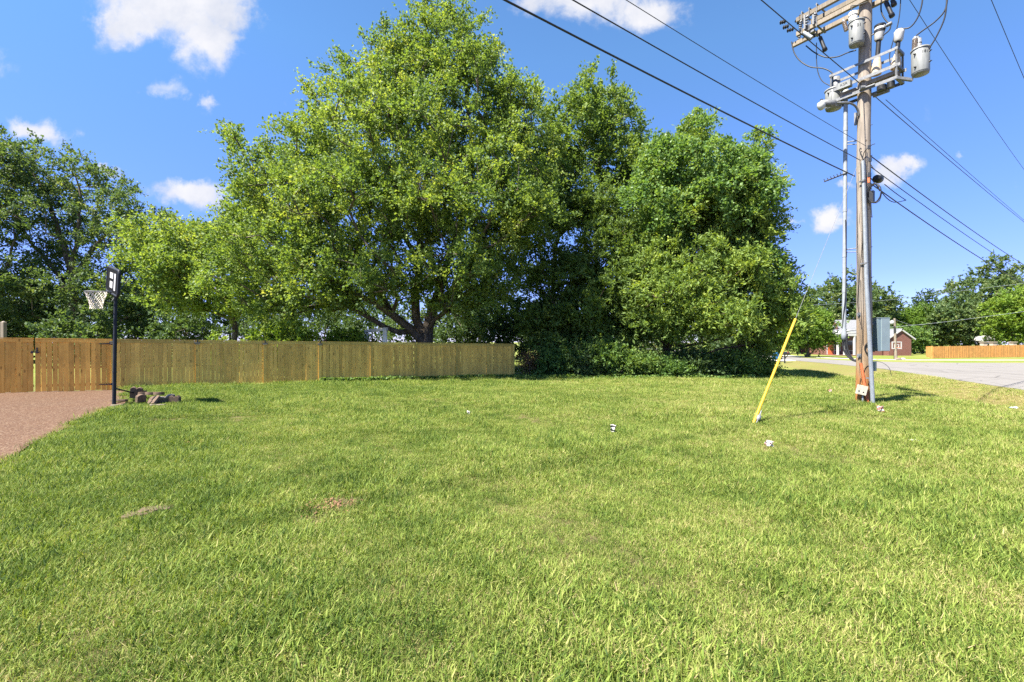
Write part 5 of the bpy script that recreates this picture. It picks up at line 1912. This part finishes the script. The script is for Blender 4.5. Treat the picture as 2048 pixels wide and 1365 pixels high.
# ------------------------------------------------------------------ beyond the road
def beyond():
    # brick house
    D = 76.0
    def hx(px, d=D):
        return (px - CX) / F * d
    z0 = z1(hx(1700), D)
    def hz(py, d=D):
        return CAMZ + (CY - py) / F * d
    t = thing('brick_house', (hx(1705), D, z0), 'red brick house with grey roof and white porch columns beyond the road', 'house')
    xl, xr = hx(1652), hx(1765)
    eave = hz(668)
    ridge = hz(638)
    build('wall', MB().box(((xl + xr) / 2, D + 4, (z0 - .3 + eave) / 2), (xr - xl, 8, eave - z0 + .3)), 'brick_red', t)
    build('roof', MB().prism([(xl - .4, D - .5, eave), (xl - .4, D + 4, ridge), (xl - .4, D + 8.5, eave)], (xr - xl + .8, 0, 0)), 'shingle', t)
    # dormer
    dx0, dx1 = hx(1660), hx(1682)
    build('dormer', MB().box(((dx0 + dx1) / 2, D + 1.6, hz(658)), (dx1 - dx0, 1.6, 1.3)).prism([(dx0 - .2, D + .7, hz(650)), ((dx0 + dx1) / 2, D + .7, hz(642)), (dx1 + .2, D + .7, hz(650))], (0, 2.4, 0)), 'brick_red', t)
    w = build('window', MB().box(((dx0 + dx1) / 2, D + .78, hz(658)), (.9, .06, 1.0)), 'white_paint', t)
    build('pane', MB().box(((dx0 + dx1) / 2, D + .73, hz(658)), (.7, .04, .8)), 'window_glass', w)
    # porch
    px0, px1 = hx(1650), hx(1690)
    build('porch_roof', MB().prism([(px0 - .5, D - 2.6, hz(671)), (px1 + .4, D - 2.6, hz(671)), ((px0 + px1) / 2 + .6, D - 2.6, hz(661))], (0, 2.6, 0)).box(((px0 + px1) / 2, D - 1.3, hz(671.5)), (px1 - px0 + .8, 2.6, .18)), 'white_paint', t)
    for px in (1655, 1668, 1687):
        x = hx(px)
        build('column', MB().tube([(x, D - 2.4, z0), (x, D - 2.4, hz(672))], .19, 10).box((x, D - 2.4, z0 + .1), (.5, .5, .2)), 'white_paint', t)
    build('porch_floor', MB().box(((px0 + px1) / 2, D - 1.4, z0 + .06), (px1 - px0 + .6, 2.8, .25)), 'brick_red', t)
    for px in (1674, 1700, 1722, 1742):
        x = hx(px)
        w = build('window', MB().box((x, D - .02, z0 + 1.6), (1.15, .08, 1.7)), 'white_paint', t)
        build('pane', MB().box((x, D - .08, z0 + 1.6), (.95, .05, 1.5)), 'window_glass', w)
    x = hx(1661)
    dr = build('door', MB().box((x, D - .03, z0 + 1.15), (1.0, .08, 2.1)), 'orange_guard', t)
    build('door_frame', MB().box((x - .58, D - .03, z0 + 1.15), (.12, .1, 2.2)).box((x + .58, D - .03, z0 + 1.15), (.12, .1, 2.2)), 'white_paint', t)
    # gabled wing to the right
    gx0, gx1 = hx(1768), hx(1812)
    gm = hx(1792)
    build('wing', MB().prism([(gx0, D - 1, z0 - .3), (gx1, D - 1, z0 - .3), (gx1, D - 1, hz(678)), (gm, D - 1, hz(660)), (gx0, D - 1, hz(678))], (0, 9, 0)), 'brick_red', t)
    build('bargeboard', MB().beam((gm - .1, D - 1.1, hz(659.4)), (gx1 + .6, D - 1.1, hz(679.5)), .2, .2).beam((gm + .1, D - 1.1, hz(659.4)), (gx0 - .4, D - 1.1, hz(679.5)), .2, .2), 'white_paint', t)
    build('wing_roof', MB().beam((gm - .1, D + 3.6, hz(658)), (gx1 + .6, D + 3.6, hz(678)), 9.2, .12).beam((gm + .1, D + 3.6, hz(658)), (gx0 - .4, D + 3.6, hz(678)), 9.2, .12), 'shingle', t)
    # far picket fence
    A, B, C = gp(1865, 717), gp(2070, 714.5), gp(1852, 713)
    A = Vector((A.x, A.y, z1(A.x, A.y)))
    f = thing('far_fence', A, 'bright orange wooden fence across the road at right', 'fence')
    zt0 = CAMZ + (CY - 693.5) / F * A.y
    for nm, P0, P1, ztop0, ztop1 in (('front', A, B, zt0, CAMZ + (CY - 690.0) / F * B.y), ('return', C, A, CAMZ + (CY - 693.5) / F * C.y, zt0)):
        d = (P1 - P0)
        d.z = 0
        L = d.length
        d.normalize()
        mb = MB()
        n = int(L / .145)
        for k in range(n):
            s = (k + .5) / n
            p = P0.lerp(P1, s)
            zt_ = ztop0 + (ztop1 - ztop0) * s + R.normal(0, .012)
            zb = z1(p.x, p.y) + .03
            mb.box((p.x + R.normal(0, .008), p.y + R.normal(0, .008), (zt_ + zb) / 2), (.137, .02, zt_ - zb), (d, ZZ.cross(d), ZZ))
        o = build('pickets', mb, 'wood_farfence', f)
        o['kind'] = 'stuff'
    for s in np.linspace(0, 1, 7):
        p = A.lerp(B, float(s))
        build('post', MB().box((p.x, p.y + .08, z1(p.x, p.y) + .85), (.1, .1, 1.75)), 'wood_farfence', f)
    # stone gate piers behind the far fence
    for px, lab in ((1967, 'left one of three stone piers behind the far fence'), (1986, 'middle one of three stone piers in front of the white shelter'), (2026, 'right one of three stone piers behind the far fence')):
        D2 = 78
        x = (px - CX) / F * D2
        zb = z1(x, D2)
        zt_ = CAMZ + (CY - 683.5) / F * D2
        o = thing('stone_pier', (x, D2, zb), lab, 'pier', 'stone piers behind the far fence')
        build('shaft', MB().box((x, D2, (zb + zt_ - .2) / 2), (.62, .62, zt_ - .2 - zb)), 'stone_pillar', o)
        build('cap_stone', MB().box((x, D2, zt_ - .1), (.8, .8, .2)), 'edger_pale', o)
    # white arched shelter
    D2 = 84
    xa, xb = (1964 - CX) / F * D2, (2001 - CX) / F * D2
    zb = z1(xa, D2)
    ze, zr = CAMZ + (CY - 681) / F * D2, CAMZ + (CY - 671.5) / F * D2
    o = thing('arched_shelter', ((xa + xb) / 2, D2, zb), 'white shelter with an arched roof showing above the far fence', 'shelter')
    arc = [(xa + (xb - xa) * (.5 - .5 * math.cos(math.pi * k / 12)), ze + (zr - ze) * math.sin(math.pi * k / 12)) for k in range(13)]
    build('roof', MB().prism([(x, D2, z) for x, z in arc], (0, .15, 0)).prism([(x, D2 + .15, z) for x, z in arc] + [(x, D2 + .15, z - .12) for x, z in arc[::-1]], (1.6, 5, 0)), 'white_paint', o)
    for x in (xa + .15, (xa + xb) / 2 + .6, xb - .15):
        build('leg', MB().box((x, D2, (zb + ze) / 2), (.22, .2, ze - zb)), 'white_paint', o)
    build('side_panel', MB().box(((xa + xb) / 2 + 1.0, D2 + .05, ze - .55), (1.7, .1, .18)), 'white_paint', o)
    # lamp post with hoop
    p = gp(1792, 720)
    zt_ = CAMZ + (CY - 637) / F * p.y
    o = thing('lamp_post', p, 'leaning grey wooden lamp post on the far lawn', 'lamp post')
    pt = Vector(((1789 - CX) / F * p.y, p.y, zt_))
    build('shaft', MB().tube([p - ZZ * .2, pt], [.15, .11], 12), 'wood_weathered', o)
    h = at(1784, 643, p.y - .3)
    build('lamp_head', MB().lathe(h + ZZ * .1, -ZZ, [(0, .05), (.1, .2), (.35, .22), (.45, .1), (.46, 0)], 12).beam(h + ZZ * .1, pt - ZZ * .25, .06, .06), 'white_paint', o)
    p2 = gp(1795, 720)
    o = thing('basketball_hoop', p2, 'far basketball hoop with white-edged clear board beside the lamp post', 'basketball hoop', None)
    pd = p2.y - .1
    c0, c1 = at(1784.5, 684.5, pd), at(1802.5, 697.5, pd)
    cx_, cz_ = (c0.x + c1.x) / 2, (c0.z + c1.z) / 2
    ww, hh = c1.x - c0.x, c0.z - c1.z
    def frame(w_, h_, tk, zc_):
        mb = MB()
        mb.box((cx_, pd, zc_ + h_ / 2), (w_ + tk, .05, tk)).box((cx_, pd, zc_ - h_ / 2), (w_ + tk, .05, tk)).box((cx_ - w_ / 2, pd, zc_), (tk, .05, h_ - tk)).box((cx_ + w_ / 2, pd, zc_), (tk, .05, h_ - tk))
        return mb
    build('backboard', frame(ww, hh, .1, cz_), 'white_paint', o)
    build('target_square', frame(ww * .42, hh * .45, .08, cz_ - hh * .12), 'white_paint', o)
    build('pole', MB().tube([(cx_ + .12, pd + .5, p2.z), (cx_ + .12, pd + .5, cz_), (cx_, pd + .05, cz_)], .05, 8), 'black_metal', o)
    ring = [Vector((cx_ + .22 * math.cos(2 * math.pi * k / 16), pd - .3 + .22 * math.sin(2 * math.pi * k / 16), cz_ - hh * .36)) for k in range(17)]
    build('rim', MB().tube(ring, .02, 6, False), 'orange_guard', o)
    # weights at its foot
    for i, (px, lab) in enumerate(((1798, 'grey sack at the foot of the far basketball hoop'), (1806, 'tan sack right of the far basketball hoop foot'))):
        q = gp(px, 720.5)
        o = build('sandbag', MB().lathe(q + ZZ * .12 - Vector((.35, 0, 0)), (1, .1, 0), [(0, .03), (.08, .11), (.35, .15), (.6, .12), (.7, .02)], 10), 'edger_pale' if i == 0 else 'box_beige', base=q)
        tag(o, lab, 'sack')
    # wheelie bin and mailbox
    b = gp(1551.5, 723)
    o = thing('wheelie_bin', b, 'blue wheelie bin at the roadside beyond the cedar', 'bin')
    hb = (723 - 706) / F * b.y
    def ring4(z, s):
        return [b + Vector((sx * s, sy * s, z)) for sx, sy in ((-1, -1), (1, -1), (1, 1), (-1, 1))]
    lo, hi = ring4(.05, .24), ring4(hb * .9, .32)
    build('body', MB().add(lo + hi, [(3, 2, 1, 0), (4, 5, 6, 7), (0, 1, 5, 4), (1, 2, 6, 5), (2, 3, 7, 6), (3, 0, 4, 7)]), 'blue_bin', o)
    build('lid', MB().prism([b + Vector((-.36, -.36, hb * .9)), b + Vector((-.36, .36, hb * .9)), b + Vector((-.36, .36, hb)), b + Vector((-.36, -.30, hb * .95))], (.72, 0, 0)), 'blue_bin', o)
    for sx in (-.26, .26):
        build('wheel', MB().lathe(b + Vector((sx - .03, .28, .1)), (1, 0, 0), [(0, .1), (.06, .1)], 12), 'black_rubber', o)
    m = gp(1569.5, 727)
    o = thing('mailbox', m, 'black mailbox on a post at the near edge of the road', 'mailbox')
    hm = (727 - 704) / F * m.y
    build('post', MB().box(m + ZZ * (hm - .3) / 2, (.1, .1, hm - .3)).beam(m + Vector((.0, 0, hm - .75)), m + Vector((.35, 0, hm - .33)), .06, .06).box(m + Vector((.12, 0, hm - .3)), (.8, .12, .05)), 'black_metal', o)
    arch = [(-.13, 0), (.13, 0), (.13, .14), (.09, .23), (0, .27), (-.09, .23), (-.13, .14)]
    build('box', MB().prism([m + Vector((-.22, y, hm - .27 + z)) for y, z in arch], (.68, 0, 0)), 'black_metal', o)
    build('flag', MB().box(m + Vector((.25, -.15, hm - .05)), (.05, .02, .2)), 'orange_guard', o)
    # far wires
    for lab, pts, r in (('pale service wire from the right edge to the far lamp post', [(2090, 618), (1900, 643), (1790, 654), (1700, 657)], .018), ('thin pale wire above the far fence trees', [(2090, 562), (1900, 585), (1760, 602), (1600, 612)], .014),
                        ('short slack wire behind the far lamp head', [(1789, 639), (1805, 645), (1822, 650), (1850, 650)], .014), ('thin wire low across the brick house front', [(1600, 671), (1650, 668), (1700, 664), (1745, 660)], .014)):
        P = [at(x, y, 61.2) for x, y in pts]
        o = build('distant_wire', MB().tube(smooth_path(P, 6), r, 5), 'conduit_grey', base=P[0])
        tag(o, lab, 'cable', 'far wires beyond the road')


beyond()
